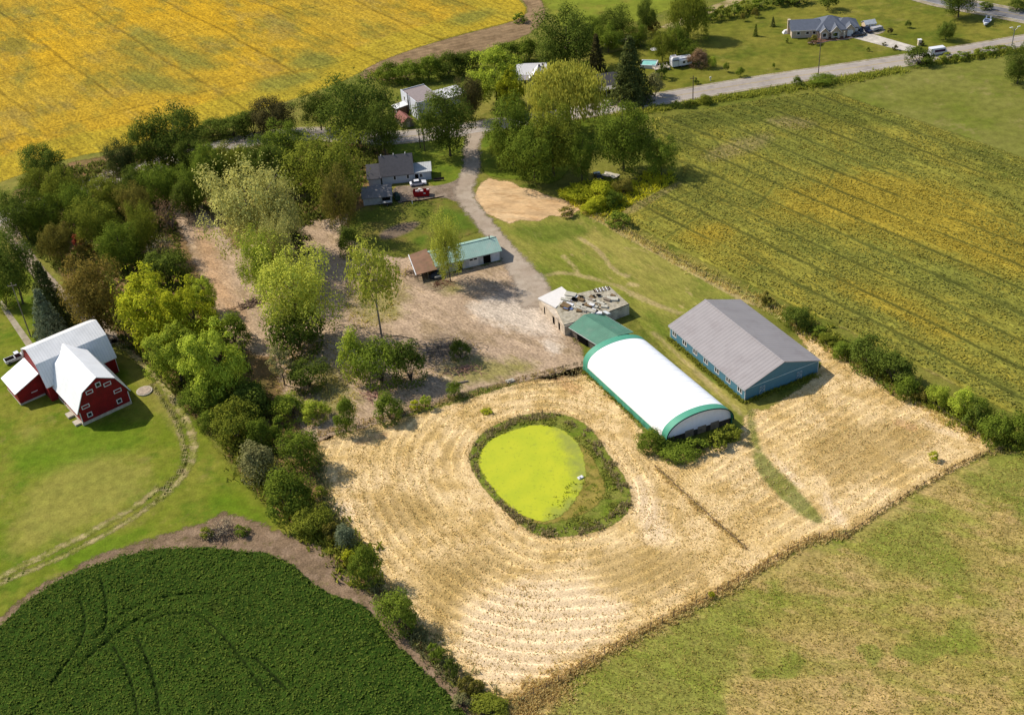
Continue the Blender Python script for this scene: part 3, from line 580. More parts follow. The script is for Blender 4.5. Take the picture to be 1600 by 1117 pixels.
def spruce(seed, leaves, size, droop=.35, lo=.04, gaps=.25):
    rng = np.random.RandomState(seed); CC, NN, DD = [], [], []
    tiers = 24; per = leaves / sum((1 - k / tiers) ** 1.0 + .12 for k in range(tiers))
    for k in range(tiers):
        z = lo + (1 - lo) * (k / tiers); rad = .58 * (1 - k / tiers) ** .9 + .02
        nb = max(5, int(13 * (1 - k / tiers) + 4))
        for j in range(nb):
            a = 2 * math.pi * (j + rng.uniform(0, .8)) / nb; L = rad * rng.uniform(.72, 1.12)
            if rng.rand() < gaps * .3: continue
            n = max(3, int(per * ((1 - k / tiers) + .12) / nb)); t = np.sqrt(rng.uniform(.04, 1, n))
            side = rng.normal(size=n) * .055 * (1.1 - t * .5)
            x = math.cos(a) * t * L - math.sin(a) * side; y = math.sin(a) * t * L + math.cos(a) * side
            C = np.column_stack([x, y, z + .05 * (1 - k / tiers) - droop * (t * L) ** 1.2 * .55 + rng.normal(size=n) * .008])
            CC.append(C); NN.append(np.tile([math.cos(a) * .45, math.sin(a) * .45, .8], (n, 1)) + rng.normal(size=(n, 3)) * .35)
    CC = np.vstack(CC); CC[:, 2] = np.maximum(CC[:, 2], .015)
    V, F = quads(CC, np.vstack(NN), size, rng, .6)
    mb = MB(); limb(mb, [(0, 0, 0), (0, 0, .5), (0, 0, .98)], .022, .003, 6)
    return npmesh('crown', V, F), mb
def bush(seed, K, leaves, size, flat=.8):
    rng = np.random.RandomState(seed); CC, NN = [], []
    for k in range(K):
        a = rng.uniform(0, 2 * math.pi); el = math.asin(rng.uniform(-.25, 1)); q = rng.uniform(.45, .96)
        d = np.array([math.cos(a) * math.cos(el), math.sin(a) * math.cos(el), math.sin(el)])
        c = np.array([d[0] * .5 * q, d[1] * .5 * q, .44 + d[2] * .5 * q]); rad = rng.uniform(.11, .25)
        A, Bn = clump_leaves(c, rad, leaves / K, rng, d, size, -.5, flat); CC.append(A); NN.append(Bn)
    n = int(leaves * .12); t = rng.uniform(0, 1, n); a = rng.uniform(0, 6.3, n)     # skirt of low leaves
    CC.append(np.column_stack([np.cos(a) * (.3 + .2 * rng.rand(n)), np.sin(a) * (.3 + .2 * rng.rand(n)), .02 + .22 * t]))
    NN.append(np.column_stack([np.cos(a), np.sin(a), .5 + 0 * a]) + rng.normal(size=(n, 3)) * .5)
    CC = np.vstack(CC); CC[:, 2] = np.clip(CC[:, 2], .015, 1.08)
    V, F = quads(CC, np.vstack(NN), size, rng)
    mb = MB()
    for k in range(5):
        a = k * 1.3; limb(mb, [(0, 0, 0), (math.cos(a) * .1, math.sin(a) * .1, .3), (math.cos(a) * .26, math.sin(a) * .26, .6)], .018, .006, 4)
    return npmesh('crown', V, F), mb
def dead(seed, leaves, size):
    rng = np.random.RandomState(seed); mb = MB(); CC = []
    def grow(p, d, L, r, lev):
        q = p + d * L; mb.tube(p, q, r, r * .6, 4)
        if lev == 0: CC.append(q); return
        for _ in range(3):
            e = d + rng.normal(size=3) * .55 + [0, 0, .1]; e /= np.linalg.norm(e); grow(q, e, L * rng.uniform(.6, .85), r * .55, lev - 1)
    for k in range(5):
        a = k * 1.26 + rng.uniform(0, .5); grow(np.array([0, 0, 0.02]), np.array([math.cos(a) * .45, math.sin(a) * .45, .8]), .26, .02, 3)
    C = np.repeat(np.array(CC), max(1, leaves // len(CC)), 0); C = C + rng.normal(size=C.shape) * .06; C[:, 2] = np.clip(C[:, 2], .02, 1.05)
    V, F = quads(C, rng.normal(size=C.shape) + [0, 0, .4], size, rng, .35)
    return npmesh('crown', V, F), mb
def pine(seed, leaves, size):
    rng = np.random.RandomState(seed); CC, NN = [], []; mb = MB(); limb(mb, [(0, 0, 0), (.02, 0, .4), (.0, .02, .95)], .022, .006, 6)
    for k in range(22):
        z = rng.uniform(.42, .97); a = rng.uniform(0, 6.3); L = .5 * (1.15 - z) ** .5 * rng.uniform(.6, 1.05)
        c = np.array([math.cos(a) * L * .8, math.sin(a) * L * .8, z]); limb(mb, [(0, 0, z - .06), c], .008, .004, 4)
        A, Bn = clump_leaves(c, rng.uniform(.1, .16), leaves / 22, rng, np.array([0, 0, 1.0]), size, -.4, .4); CC.append(A); NN.append(Bn)
    V, F = quads(np.vstack(CC), np.vstack(NN), size, rng, .5); return npmesh('crown', V, F), mb

PROTO = {
 'B': [crown_tree(s, 56, 14000, .027, .03 + .03 * (s % 3), (.10, .20), (.38, .98), flat=.95, stray=.015, lowcut=-.97, low=-.55) for s in (1, 2, 3, 4)],
 'b': [crown_tree(s, 28, 2200, .062, .1, (.15, .24), nlimb=4, stray=.02) for s in (11, 12)],
 'A': [crown_tree(s, 110, 15000, .021, .06, (.06, .12), (.3, .97), -.7, 1.25, .03, 24, .016, lowcut=-.97) for s in (21, 22)],
 'F': [crown_tree(25, 64, 4200, .034, .32, (.07, .12), (.45, 1.0), -.6, 1.1, .1, 16, .02, True)],
 'L': [crown_tree(s, 70, 14500, .028, .05, (.09, .16), (.45, .97), -.35, .7, .02, 9, lowcut=-.95) for s in (31, 32)],
 'W': [willow(41, 16000, .034)], 'S': [spruce(51, 9000, .05), spruce(52, 9000, .05, .5)], 's': [spruce(53, 900, .12)],
 'P': [pine(55, 1500, .05)],
 'U': [bush(s, 26, 4600, .047) for s in (61, 62, 63)], 'u': [bush(s, 14, 900, .10) for s in (65, 66)],
 'D': [dead(71, 700, .05), dead(72, 500, .05)]}
TRUNK = {}
NAMES = {'B': 'deciduous_tree', 'b': 'small_tree', 'A': 'poplar_tree', 'F': 'forked_tree', 'L': 'locust_tree', 'W': 'willow_tree', 'S': 'spruce_tree', 's': 'young_spruce', 'P': 'pine_tree', 'U': 'bush', 'u': 'shrub', 'D': 'bare_shrub'}
CATS = {'B': 'tree', 'b': 'tree', 'A': 'tree', 'F': 'tree', 'L': 'tree', 'W': 'tree', 'S': 'tree', 's': 'tree', 'P': 'tree', 'U': 'bush', 'u': 'shrub', 'D': 'shrub'}
TFR = {'B': .06, 'b': .1, 'A': .06, 'F': .32, 'L': .05, 'W': .1, 'S': 0, 's': 0, 'P': .4, 'U': 0, 'u': 0, 'D': 0}
cnt = {}
GRP = {'B': 'broadleaf trees of the woods, groves and lawns', 'b': 'young trees on the lawns', 'A': 'pale poplars of the farmyard', 'F': 'pale poplars of the farmyard', 'L': 'bright locusts and yellow-green trees', 'W': 'weeping willows', 'S': 'spruces', 's': 'young spruces on the lawn', 'P': 'pines', 'U': 'bushes of the hedgerows and thickets', 'u': 'low shrubs and weeds', 'D': 'bare grey shrubs'}
def plant(kind, xc, top, foot, w, tint, label, group=None, bark=None, h=None, name=None):
    kk = kind; B = kind in 'UuD'
    k = cnt.get(kind, 0); cnt[kind] = k + 1
    pi = k % len(PROTO[kind])
    gx, gy = xc, foot
    for _ in range(6):
        g = G(gx, gy); mpp = PX(g)[2]; r = w * mpp / 2; D = np.linalg.norm(g - [0, 0, CH]); st = CH / D; ct = math.sqrt(1 - st * st)
        if B:
            E = (foot - top) / 2 * mpp; a2 = E * E - (r * st) ** 2
            H = 2 * math.sqrt(a2) / ct if a2 > 0 else .6 * r
            H = min(max(H, .7 * r), 3.4 * r)
            q = PX([g[0], g[1], H * .47]); gx += xc - q[0]; gy += (top + foot) / 2 - q[1]
        else:
            T = (foot - top) * mpp; tf = TFR[kind]; lo_, hi_ = .3, 45.0
            for _i in range(30):
                H = (lo_ + hi_) / 2
                if kind in 'Ss': ap = H * ct
                else: ap = (1 + tf) / 2 * H * ct + math.hypot((1 - tf) / 2 * H * ct, r * st * .9)
                if ap < T: lo_ = H
                else: hi_ = H
            H = min(max(H, 1.0 * r), 5.5 * r)
            q = PX([g[0], g[1], H * .55]); gx += xc - q[0]
    g = G(gx, gy); Wd = 2 * r
    rng = random.Random(k * 31 + ord(kind))
    t = thing(name or NAMES[kind], label, CATS[kind], (g[0], g[1], 0), rng.uniform(0, 6.28), group or GRP[kind])
    cr, tb = PROTO[kind][pi]
    if not cr.materials: cr.materials.append(LM['mid_green'])
    key = (kind, pi)
    if key not in TRUNK: TRUNK[key] = tb.mesh('trunk', M_BARK)
    sx = rng.uniform(.88, 1.13)
    parts = (('branches', TRUNK[key], bark or (M_TWIG if kind == 'D' else M_BARK)), ('foliage_or_twigs', cr, LM[tint])) if kind == 'D' else (('trunk' if not B else 'stems', TRUNK[key], bark or M_BARK), ('crown' if not B else 'foliage_or_twigs', cr, LM[tint]))  # on bare shrubs the second part is loose twig tips, not leaves
    for nm, me, mt in parts:
        o = link(nm, me, t); o.scale = (Wd * sx, Wd / sx, H)
        o.material_slots[0].link = 'OBJECT'; o.material_slots[0].material = mt
    return t
exec_trees = r'''
B|65|222|286|76|dark_green|dark round tree at the yellow field's edge, left of the pinkish soil gap
B|186|214|282|52|spruce|blackish tree just left of the tall tree with a bare pale fork
B|270|156|256|92|dark_green|tall tree with a bare pale trunk fork standing out against the yellow field|pale
B|228|188|266|66|dark_green|dark tree leaning against the left side of the tall pale-forked tree
U|330|184|216|50|dark_green|left clump of the dark hedge along the yellow field
U|362|178|217|52|dark_green|middle clump of the dark hedge along the yellow field
U|394|172|214|44|dark_green|right clump of the dark hedge along the yellow field, beside a round tree
B|425|149|214|72|dark_bronze|round bronze-dark tree standing alone on the edge of the yellow field
B|496|138|204|58|dark_green|gappy dark tree between the round bronze tree and the big dark one
B|552|110|224|104|dark_green|largest dark tree left of the white flat-roofed house
B|596|160|244|62|dark_green|dark tree directly above the grey farmhouse roof
B|305|212|272|66|dark_green|low dark green tree right below the pale fork of the tall tree
B|350|222|280|64|olive_green|olive tree just above and left of the big pale poplar
B|378|226|290|54|olive_green|olive tree touching the top of the big pale poplar
B|328|222|296|56|mid_green|green tree between the pale-forked tree and the big pale poplar
B|430|222|300|58|dark_green|dark tree directly behind the smaller pale poplar
B|250|252|322|58|mid_green|green tree above the purplish bare shrubs in the left woods
B|300|250|330|62|mid_green|green tree left of the big pale poplar's crown
B|405|212|292|56|dark_green|dark tree between the pale poplar and the olive poplar
B|440|190|262|74|mid_green|mid-green tree in front of the round bronze tree
A|506|186|318|150|olive_green|broad olive poplar left of the grey farmhouse
A|527|256|372|66|olive_brown|thin brownish poplar with bare trunks left of the garage
A|386|236|408|152|pale_green|big pale grey-green poplar, the palest tree of the woods|pale
A|438|268|400|72|pale_green|smaller pale poplar against the right side of the big pale one|pale
U|462|356|400|44|spruce|black-green bush behind the fresh green poplar
A|457|370|530|144|fresh_green|fresh light-green poplar above the dry glade|pale
A|408|350|470|76|light_green|narrow light-green poplar below the big pale poplar
A|430|318|448|72|pale_green|pale poplar between the big pale one and the fresh light-green one
U|462|478|556|96|dark_green|dark thicket at the foot of the fresh light-green poplar
F|584|378|532|84|fresh_green|small open tree with a forked trunk in the dirt yard|pale
U|545|352|402|38|dark_green|dark upright bush in the shade beside the bare poplar trunks
A|697|326|440|60|fresh_green|slender yellow-green tree in front of the green-roofed shed
U|551|508|600|50|light_green|tall light bush at the left end of the thicket in the dirt yard
U|592|528|606|66|mid_green|middle bush of the thicket in the dirt yard
U|638|532|602|58|dark_green|dark bush at the right end of the thicket in the dirt yard
U|718|528|562|30|dark_green|lone small dark bush in the middle of the dirt yard
P|438|538|602|56|grey_green|small pine with a bare trunk above the weedy patch
U|480|560|612|58|dark_green|dark bush right of the small pine
U|537|622|678|40|mid_green|upright bush on the fence line at the stubble's upper left corner
U|606|612|660|48|mid_green|round bush on the fence line left of the fence saplings
U|709|596|622|24|mid_green|small bush on the fence line above the pond
u|664|613|642|16|light_green|tiny sapling on the fence line between two bushes
u|648|624|642|18|yellow_green|yellowish weed clump left of the tiny sapling on the fence
U|452|613|658|58|light_green|light leafy weed bank below the small pine
U|492|622|660|44|light_green|yellowish leafy weeds next to the upright fence bush
u|437|650|688|34|mid_green|low bush between the weed bank and the hedgerow
U|470|668|738|60|mid_green|round green bush casting a shadow on the stubble's left edge
U|405|686|756|66|grey_green|grey-green bush on the lawn side of the hedgerow
U|446|732|810|80|mid_green|widest bush of the hedgerow between lawn and stubble
u|500|758|778|22|olive_green|tiny bush on the stubble beside the widest hedgerow bush
U|486|790|840|58|olive_green|olive bush below the widest hedgerow bush
u|517|815|845|24|olive_brown|small brownish bush at the lower end of the hedgerow
U|542|817|858|38|blue_green|small blue-green bush near the soil headland
U|570|846|920|46|mid_green|upright bush at the tip of the bare soil headland
u|546|858|882|24|yellow_green|yellowing shrub beside the upright bush at the soil headland
U|619|922|988|62|mid_green|round bush alone between dark soybeans and stubble
u|682|1002|1034|24|mid_green|first low shrub down the fence from the lone round bush
u|705|1024|1060|22|dark_green|second low shrub down the fence from the lone round bush
u|728|1055|1084|24|olive_brown|brown shrub near the bottom end of the left fence row
u|722|1080|1110|34|grey_green|greyish shrub near the bottom end of the left fence row
U|765|1086|1125|62|olive_green|olive bush at the bottom corner of the stubble paddock
u|745|1058|1085|22|olive_brown|small brown bush above the olive bush at the stubble's corner
U|325|640|674|36|mid_green|dark low bush beside the lawn track's bend
U|365|626|694|68|olive_green|large yellowish-olive bush next to the lawn
U|403|652|702|40|mid_green|green bush between the yellowish-olive bush and the hedgerow
U|335|592|648|60|mid_green|green bush below the lower bright locust
U|302|600|642|44|mid_green|green bush at the locusts' foot beside the lawn track
U|392|588|654|80|dark_green|dark bush in the shade right of the bright locusts
L|236|410|546|128|yellow_green|brightest yellow-green locust, behind the red barn
L|298|432|560|92|yellow_green|yellow-green locust joined to the right of the brightest one
L|270|496|598|92|light_green|light-green locust leaning over the track by the barn
L|336|498|626|100|light_green|lowest light-green locust, above the dark bushes
L|317|424|488|44|light_green|small light locust at the edge of the dry glade
U|362|486|542|56|mid_green|round bush on the dry glade's left edge
B|142|396|522|94|russet|russet autumn tree between the lane and the bright locusts
B|28|286|374|74|dark_green|dark tree over the lane at the left picture edge
B|98|258|338|58|olive_green|olive tree in the left woods nearest the dark lane tree
B|165|276|336|58|olive_green|olive tree in the centre of the left woods
B|146|304|390|66|olive_green|olive tree with sunlit clumps in the centre of the left woods
B|186|340|418|66|mid_green|sunlit tree in the lower left woods above the bright locusts
B|58|260|318|52|olive_green|olive tree at the upper left of the left woods
B|66|300|370|58|mid_green|shaded green tree beside the dark lane tree
B|88|344|408|52|olive_brown|brownish tree beside the lane
u|120|366|388|14|red|small crimson shrub in the left woods
u|131|372|402|28|russet|rusty shrub below the crimson one
D|262|292|362|66|mauve|purplish bare shrub, the upper of those beside the dry glade
D|250|348|424|44|dry_grey|grey leafless small tree with a pale stem beside the dry glade
U|260|388|446|60|dark_green|dark green bush at the left edge of the dry glade
B|222|308|404|44|olive_green|olive tree left of the purplish bare shrub
D|176|254|288|34|dry_grey|grey leafless shrub at the top of the left woods
B|208|258|316|44|dark_green|shaded tree left of the green tree above the purplish shrubs
B|288|276|338|46|dark_green|shaded tree above the dry glade
B|118|282|360|52|mid_green|green tree between the olive trees of the left woods
B|208|280|352|50|olive_brown|brown-olive tree in the middle of the left woods
B|14|358|474|72|dark_green|dark tree left of the lane at the picture's edge
S|72|404|516|62|spruce|dark spruce beside the lane
S|70|448|540|58|blue_green|blue-green spruce in front of the dark spruce, behind the barn
U|4|440|482|40|light_green|light bush under the dark tree at the picture's left edge
B|697|134|244|84|dark_green|big dark maple in front of the white flat-roofed house
B|734|116|190|44|dark_bronze|bronze-dark tree right of the white flat-roofed house
L|772|74|168|88|light_green|bright tree left of the white-roofed house
L|798|104|180|52|yellow_green|yellow-green tree touching the white-roofed house's left side
U|606|96|130|40|mid_green|leftmost bush of the row behind the white flat-roofed house
U|636|94|130|44|mid_green|second bush from the left behind the white flat-roofed house
U|668|86|126|48|mid_green|third bush from the left behind the white flat-roofed house
U|700|80|120|46|dark_green|dark bush behind the white flat-roofed house's far corner
U|730|78|114|44|dark_green|rightmost bush of the row behind the white flat-roofed house
U|790|64|100|46|mid_green|bush beside the bare headland, left of the biggest maple
U|826|58|98|44|mid_green|bush tucked against the biggest maple's left side
u|812|20|36|24|mid_green|small bush at the headland's far corner
B|882|7|112|100|dark_green|biggest dark maple, standing behind the willow
S|932|55|130|36|dark_bronze|narrow dark spruce between the biggest maple and the large spruce
W|886|101|206|112|golden|large golden weeping willow by the road
S|984|60|157|64|spruce|large dark spruce at the roadside
B|798|152|262|74|mid_green|green tree at the left front of the grove by the drive
B|862|160|276|78|olive_green|olive tree in the middle of the grove by the drive
B|832|192|288|84|mid_green|green tree at the front of the grove by the drive
B|790|206|258|52|olive_green|olive tree at the drive's edge of the grove
B|908|210|286|46|mid_green|small tree right of the grove, above the parked dark car
B|974|163|268|92|mid_green|broad green tree right of the grove beside the soybean field
B|1034|212|276|56|mid_green|smaller tree at the soybean field's corner
U|905|288|316|48|yellow_green|yellow goldenrod clump left of the weeds' centre
U|938|284|322|48|yellow_green|yellow goldenrod clump below the parked dark car
U|958|296|324|34|mid_green|green bush among the goldenrod
U|974|278|304|28|olive_brown|brownish bush among the goldenrod near the bare soil strip
U|925|308|334|40|yellow_green|lowest goldenrod clump beside the sandy clearing
u|968|330|356|36|mid_green|low bush at the corner where the pasture fence meets the soybeans
B|962|8|62|58|dark_green|dark tree at the hayfield's lower edge
B|1010|-2|54|34|dark_green|narrow dark tree right of the dark hayfield-edge tree
W|1075|-4|62|56|olive_green|olive weeping willow behind the camper
B|925|26|76|40|mid_green|tree right of the biggest maple at the hayfield
B|950|36|82|52|mid_green|green tree behind the large spruce
B|996|34|72|36|mid_green|rounded tree behind the brown-roofed gazebo
A|1035|42|96|48|olive_green|open olive tree above the pool
B|1056|40|86|38|mid_green|green tree left of the olive willow's foot
u|1022|32|56|24|russet|rusty-topped shrub left of the olive willow
U|1092|76|106|30|mauve|purple-leaved bush right of the camper
U|1072|62|96|34|mid_green|green bush behind the camper
b|1024|114|150|28|grey_green|small grey-leaved tree on the lawn beside the road
u|1034|100|124|18|dark_green|dark shrub in front of the pool deck
u|1109|12|34|24|mid_green|first hedge shrub on the farm lane by the olive willow
u|1128|8|30|24|olive_green|second hedge shrub along the farm lane
u|1148|4|26|26|mid_green|third hedge shrub along the farm lane
u|1168|0|20|26|olive_green|fourth hedge shrub along the farm lane
u|1188|-5|14|26|mid_green|fifth hedge shrub along the farm lane
u|1220|-14|8|36|dark_green|dark hedge clump at the picture's top, left of the bungalow
u|1248|-12|8|34|dark_green|dark hedge clump at the picture's top, above the bungalow
b|1161|20|34|9|olive_brown|brownish sapling on the far lawn below the farm lane
b|1180|13|28|12|olive_brown|wider brownish sapling on the far lawn below the farm lane
s|1181|38|57|9|dark_green|young spruce in the middle of the far lawn
s|1208|27|42|9|spruce|dark young spruce left of the bungalow
b|1135|97|113|10|mid_green|young tree on the lawn right of the camper
b|1157|105|120|14|mid_green|rounder young tree on the lawn nearer the road
b|1209|98|108|5|mid_green|tiny sapling by the road below the bungalow
b|1113|89|106|14|light_green|thin pale sapling right of the purple bush
u|1088|122|132|8|dark_green|small dark shrub beside the roadside utility pole
u|1230|60|68|5|dark_green|tiny dark shrub on the lawn below the bungalow's left end
b|1295|-14|16|30|dark_green|dark tree behind the bungalow
B|1480|32|63|30|dark_green|round dark tree on the lawn between the two roads
B|1502|-30|27|58|dark_green|large dark tree beside the side road
B|1596|66|132|48|dark_green|dark tree cut by the right picture edge
U|1437|74|104|44|dark_green|dark bush on the road bank left of the white van
U|1246|119|136|16|mid_green|small round bush on the road bank below the bungalow
U|1285|115|133|38|mid_green|long bush on the road bank below the bungalow
u|1480|82|98|24|olive_green|first bank shrub right of the white van
u|1502|80|95|24|mid_green|second bank shrub right of the white van
u|1524|76|91|24|olive_green|third bank shrub right of the white van
u|1546|72|87|26|mid_green|fourth bank shrub right of the white van
u|1568|69|83|26|olive_green|fifth bank shrub, beside the street lamp
U|1103|147|163|22|olive_green|round bush at the foot of the roadside utility pole
u|1080|155|166|18|olive_green|low weeds left of the round bush by the utility pole
b|1419|32|44|10|dark_green|young tree on the lawn right of the bungalow's drive
b|1391|43|54|8|dark_bronze|dark sapling right of the bungalow's gravel pad
u|1399|70|79|8|dark_bronze|small dark shrub on the bungalow drive's edge
u|1357|74|81|6|dark_green|tiny dark shrub on the lawn below the bungalow drive
u|1382|66|72|7|grey_green|low grey shrub near the bungalow drive
u|1440|64|72|9|dark_bronze|dark shrub beside the cream drive pillar
u|1270|54|70|16|olive_brown|round olive-brown bush in the bungalow's front bed
u|1305|46|60|12|mid_green|rounded bush before the bungalow's garage
u|1541|2|16|20|dark_green|dark shrub beyond the side road
U|1590|-2|18|26|dark_green|dark bush beyond the side road at the picture's edge
U|1247|477|515|40|dark_green|dark round bush behind the blue barn
u|1278|508|527|26|mid_green|low shrub right of the dark round bush behind the blue barn
U|1294|520|542|30|olive_green|olive bush, first of the thick hedge right of the blue barn
U|1320|532|562|36|mid_green|green bush, second of the thick hedge right of the blue barn
U|1355|524|580|62|dark_green|tall dark bush in the thick hedge right of the blue barn
U|1398|550|606|66|dark_green|biggest dark bush in the thick hedge right of the blue barn
U|1418|586|624|38|mid_green|green bush below the biggest hedge bush
u|1438|600|627|28|olive_brown|bare brownish bush in the thick hedge
U|1467|600|638|34|light_green|light bush after the brownish one in the thick hedge
U|1502|604|652|44|light_green|light-topped bush further down the thick hedge
U|1532|622|664|42|mid_green|dark-based bush further down the thick hedge
U|1558|644|694|50|mid_green|bush at the stubble corner end of the thick hedge
U|1592|646|700|44|mid_green|bush of the thick hedge cut by the right picture edge
u|1524|634|672|30|dark_green|low bush in front of the hedge near the stubble corner
U|1018|668|708|48|mid_green|vine bush at the white dome's near left corner
U|1054|688|722|56|mid_green|lowest vine bush in front of the white dome
u|1088|682|712|36|mid_green|vine bush in front of the white dome's end wall
u|1120|672|702|36|olive_green|olive vine bush at the dome's right front
u|1145|660|690|28|olive_green|weedy bush at the dome's near right corner
u|1459|704|721|16|yellow_green|yellowish shrub on the low fence by the meadow
u|1112|922|934|10|yellow_green|yellowish shrub on the dry fence row by the meadow
u|885|322|340|24|olive_brown|brownish weed clump at the sandy clearing's edge
u|760|636|648|18|yellow_green|yellowish weeds on the fence above the pond
u|920|568|582|14|mid_green|weeds at the dome's far left corner
u|1198|455|478|18|olive_brown|brown weed clump on the pasture fence behind the blue barn
D|346|802|842|52|dry_grey|grey pile of dead bush on the soil headland
u|322|822|842|22|olive_green|green shrub left of the grey dead bush
u|378|818|838|22|mid_green|green shrub right of the grey dead bush
'''
for ln in exec_trees.strip().splitlines():
    q = ln.split('|')
    plant(q[0], float(q[1]), float(q[2]), float(q[3]), float(q[4]), q[5], q[6], bark=M_PALE if len(q) > 7 else None)
# ------------------------------------------------------------------ uncountable growth
def in_poly(P, n, seed):
    rng = np.random.RandomState(seed); lo, hi = P.min(0), P.max(0); X = lo + rng.rand(int(n * 3), 2) * (hi - lo)
    return X[inside(X, P)][:n]
def along(px, w, n, seed, smooth=2):
    rng = np.random.RandomState(seed); c = chaikin(PL(px), smooth, False); s = np.r_[0, np.cumsum(np.linalg.norm(np.diff(c, axis=0), axis=1))]
    t = rng.rand(n) * s[-1]; X = np.column_stack([np.interp(t, s, c[:, 0]), np.interp(t, s, c[:, 1])])
    return X + rng.normal(size=X.shape) * w / 2.4
def tufts(name, X, h, mat, seed=0, per=5, wd=.16, spread=.25, z=.05):
    rng = np.random.RandomState(seed); n = len(X) * per
    B = np.repeat(X, per, 0) + rng.normal(size=(n, 2)) * spread; hh = np.repeat(rng.uniform(h[0], h[1], len(X)), per) * rng.uniform(.6, 1.1, n)
    a = rng.uniform(0, 2 * math.pi, n); ln = rng.uniform(.3, 1.1, n) * hh; la = rng.uniform(0, 2 * math.pi, n)
    w = wd * rng.uniform(.6, 1.3, n); u = np.column_stack([np.cos(a) * w, np.sin(a) * w, 0 * a])
    b0 = np.column_stack([B, np.full(n, z)]); tp = b0 + np.column_stack([np.cos(la) * ln, np.sin(la) * ln, hh])
    V = np.stack([b0 - u, b0 + u, tp + u * .55, tp - u * .55], 1).reshape(-1, 3)
    return link(name, npmesh(name, V, np.arange(4 * n).reshape(n, 4), [mat]), None, 'stuff')
LG = 2.9
lm('reed', (.06, .08, .018), (.14, .15, .04), trans=.5); lm('straw', (.2, .155, .08), (.3, .23, .12), trans=.5); lm('weed', (.06, .08, .014), (.13, .14, .028), trans=.5); lm('under', (.028, .040, .010), (.075, .085, .022), trans=.5)
lm('dry_tuft', (.085, .078, .05), (.17, .15, .095), trans=.5); lm('stubble', (.16, .118, .06), (.27, .215, .125), trans=.4); lm('soy', (.022, .037, .008), (.044, .066, .013), trans=.35); lm('meadow', (.075, .08, .022), (.18, .155, .065), trans=.5); lm('brown_weed', (.13, .098, .052), (.26, .2, .11), trans=.5); lm('tall_grass', (.10, .10, .03), (.2, .18, .07), trans=.5); lm('goldenrod', (.13, .13, .012), (.26, .23, .018), trans=.5)
rng = np.random.RandomState(5)
Xp = in_poly(pondO, 5200, 1); si = sdf(Xp, pondI); so_ = sdf(Xp, pondO); sm = sdf(Xp, mud)
keep = (si < -.25) & (sm < rng.rand(len(Xp)) * .8); clot = vnoise(Xp, 2.2, 12)
tufts('pond_reeds', Xp[keep & (so_ > 1.2) & (clot > .42 + .12 * rng.rand(len(Xp)))], (.12, .5), LM['reed'], 2, 4, .13)
tufts('pond_dry_grass', Xp[keep & (so_ < 2.2) & (clot > .38 + .2 * rng.rand(len(Xp)))], (.2, .65), LM['dry_tuft'], 3, 5, .12)
tufts('floating_weed', in_poly(chaikin(PL([(870, 765), (915, 740), (940, 765), (925, 795), (885, 808), (850, 815)]), 2), 70, 4), (.15, .4), LM['weed'], 4, 4, .1, z=.1)
F1 = [(498, 678), (560, 664), (640, 643), (715, 622), (800, 598), (880, 577)]
F3 = [(1320, 836), (1272, 842), (1220, 868), (1165, 903), (1080, 950), (1000, 990), (930, 1030), (870, 1066), (815, 1096), (790, 1120)]
F4 = [(1322, 836), (1375, 800), (1430, 765), (1500, 725), (1535, 710), (1580, 700), (1660, 690)]
F2 = [(1024, 730), (1045, 750), (1080, 782), (1120, 818), (1165, 858)]
tufts('fence_row_weeds', np.vstack([along(F3, 1.7, 1100, 5), along([(880, 1064), (820, 1100), (790, 1130)], 4.5, 700, 6)]), (.2, .6), LM['brown_weed'], 5, 5, .1)
tufts('low_fence_weeds', np.vstack([along(F4, 1.0, 260, 7), along(F1, 1.4, 260, 8)]), (.2, .5), LM['brown_weed'], 6, 5, .1)
tufts('ditch_weeds', along(F2, .8, 200, 9), (.15, .45), LM['brown_weed'], 7, 5, .1)
tufts('pasture_edge_weeds', np.vstack([along([(900, 318), (960, 350), (1100, 426), (1200, 472), (1262, 508), (1340, 556), (1430, 612), (1530, 676)], 2.4, 750, 10)]), (.3, .9), LM['tall_grass'], 8, 5, .11)
tufts('pasture_edge_straw', along([(905, 325), (960, 357), (1100, 434), (1200, 482), (1262, 524), (1340, 574), (1430, 630), (1520, 684)], 1.4, 700, 11), (.3, .7), LM['straw'], 9, 5, .09)
tufts('roadside_weeds', np.vstack([along([(960, 182), (1060, 166), (1150, 152), (1240, 139), (1300, 129), (1410, 110)], 3.0, 1300, 12), along([(1440, 100), (1500, 95), (1580, 82), (1640, 74)], 2.4, 400, 13)]), (.4, 1.1), LM['weed'], 10, 5, .14)
tufts('woodland_undergrowth', in_poly(PL([(10, 320), (110, 262), (260, 235), (420, 235), (560, 230), (610, 240), (540, 330), (440, 370), (330, 330), (285, 300), (270, 340), (290, 420), (330, 500), (380, 560), (430, 640), (440, 700), (500, 800), (480, 830), (400, 760), (340, 680), (300, 640), (200, 545), (110, 440), (60, 400)]), 5200, 14), (.4, 1.5), LM['under'], 11, 5, .28, .45)
tufts('glade_edge_brush', np.vstack([in_poly(PL([(410, 545), (520, 530), (560, 600), (560, 650), (500, 670), (440, 640)]), 500, 15), in_poly(PL([(540, 420), (640, 420), (620, 500), (545, 520)]), 260, 16)]), (.15, .5), LM['tall_grass'], 12, 4, .12, .4)
tufts('goldenrod_weeds', in_poly(PL([(870, 300), (905, 284), (980, 285), (1010, 268), (1050, 270), (1060, 285), (965, 335), (930, 342), (895, 322)]), 900, 17), (.4, 1.0), LM['goldenrod'], 13, 5, .14)
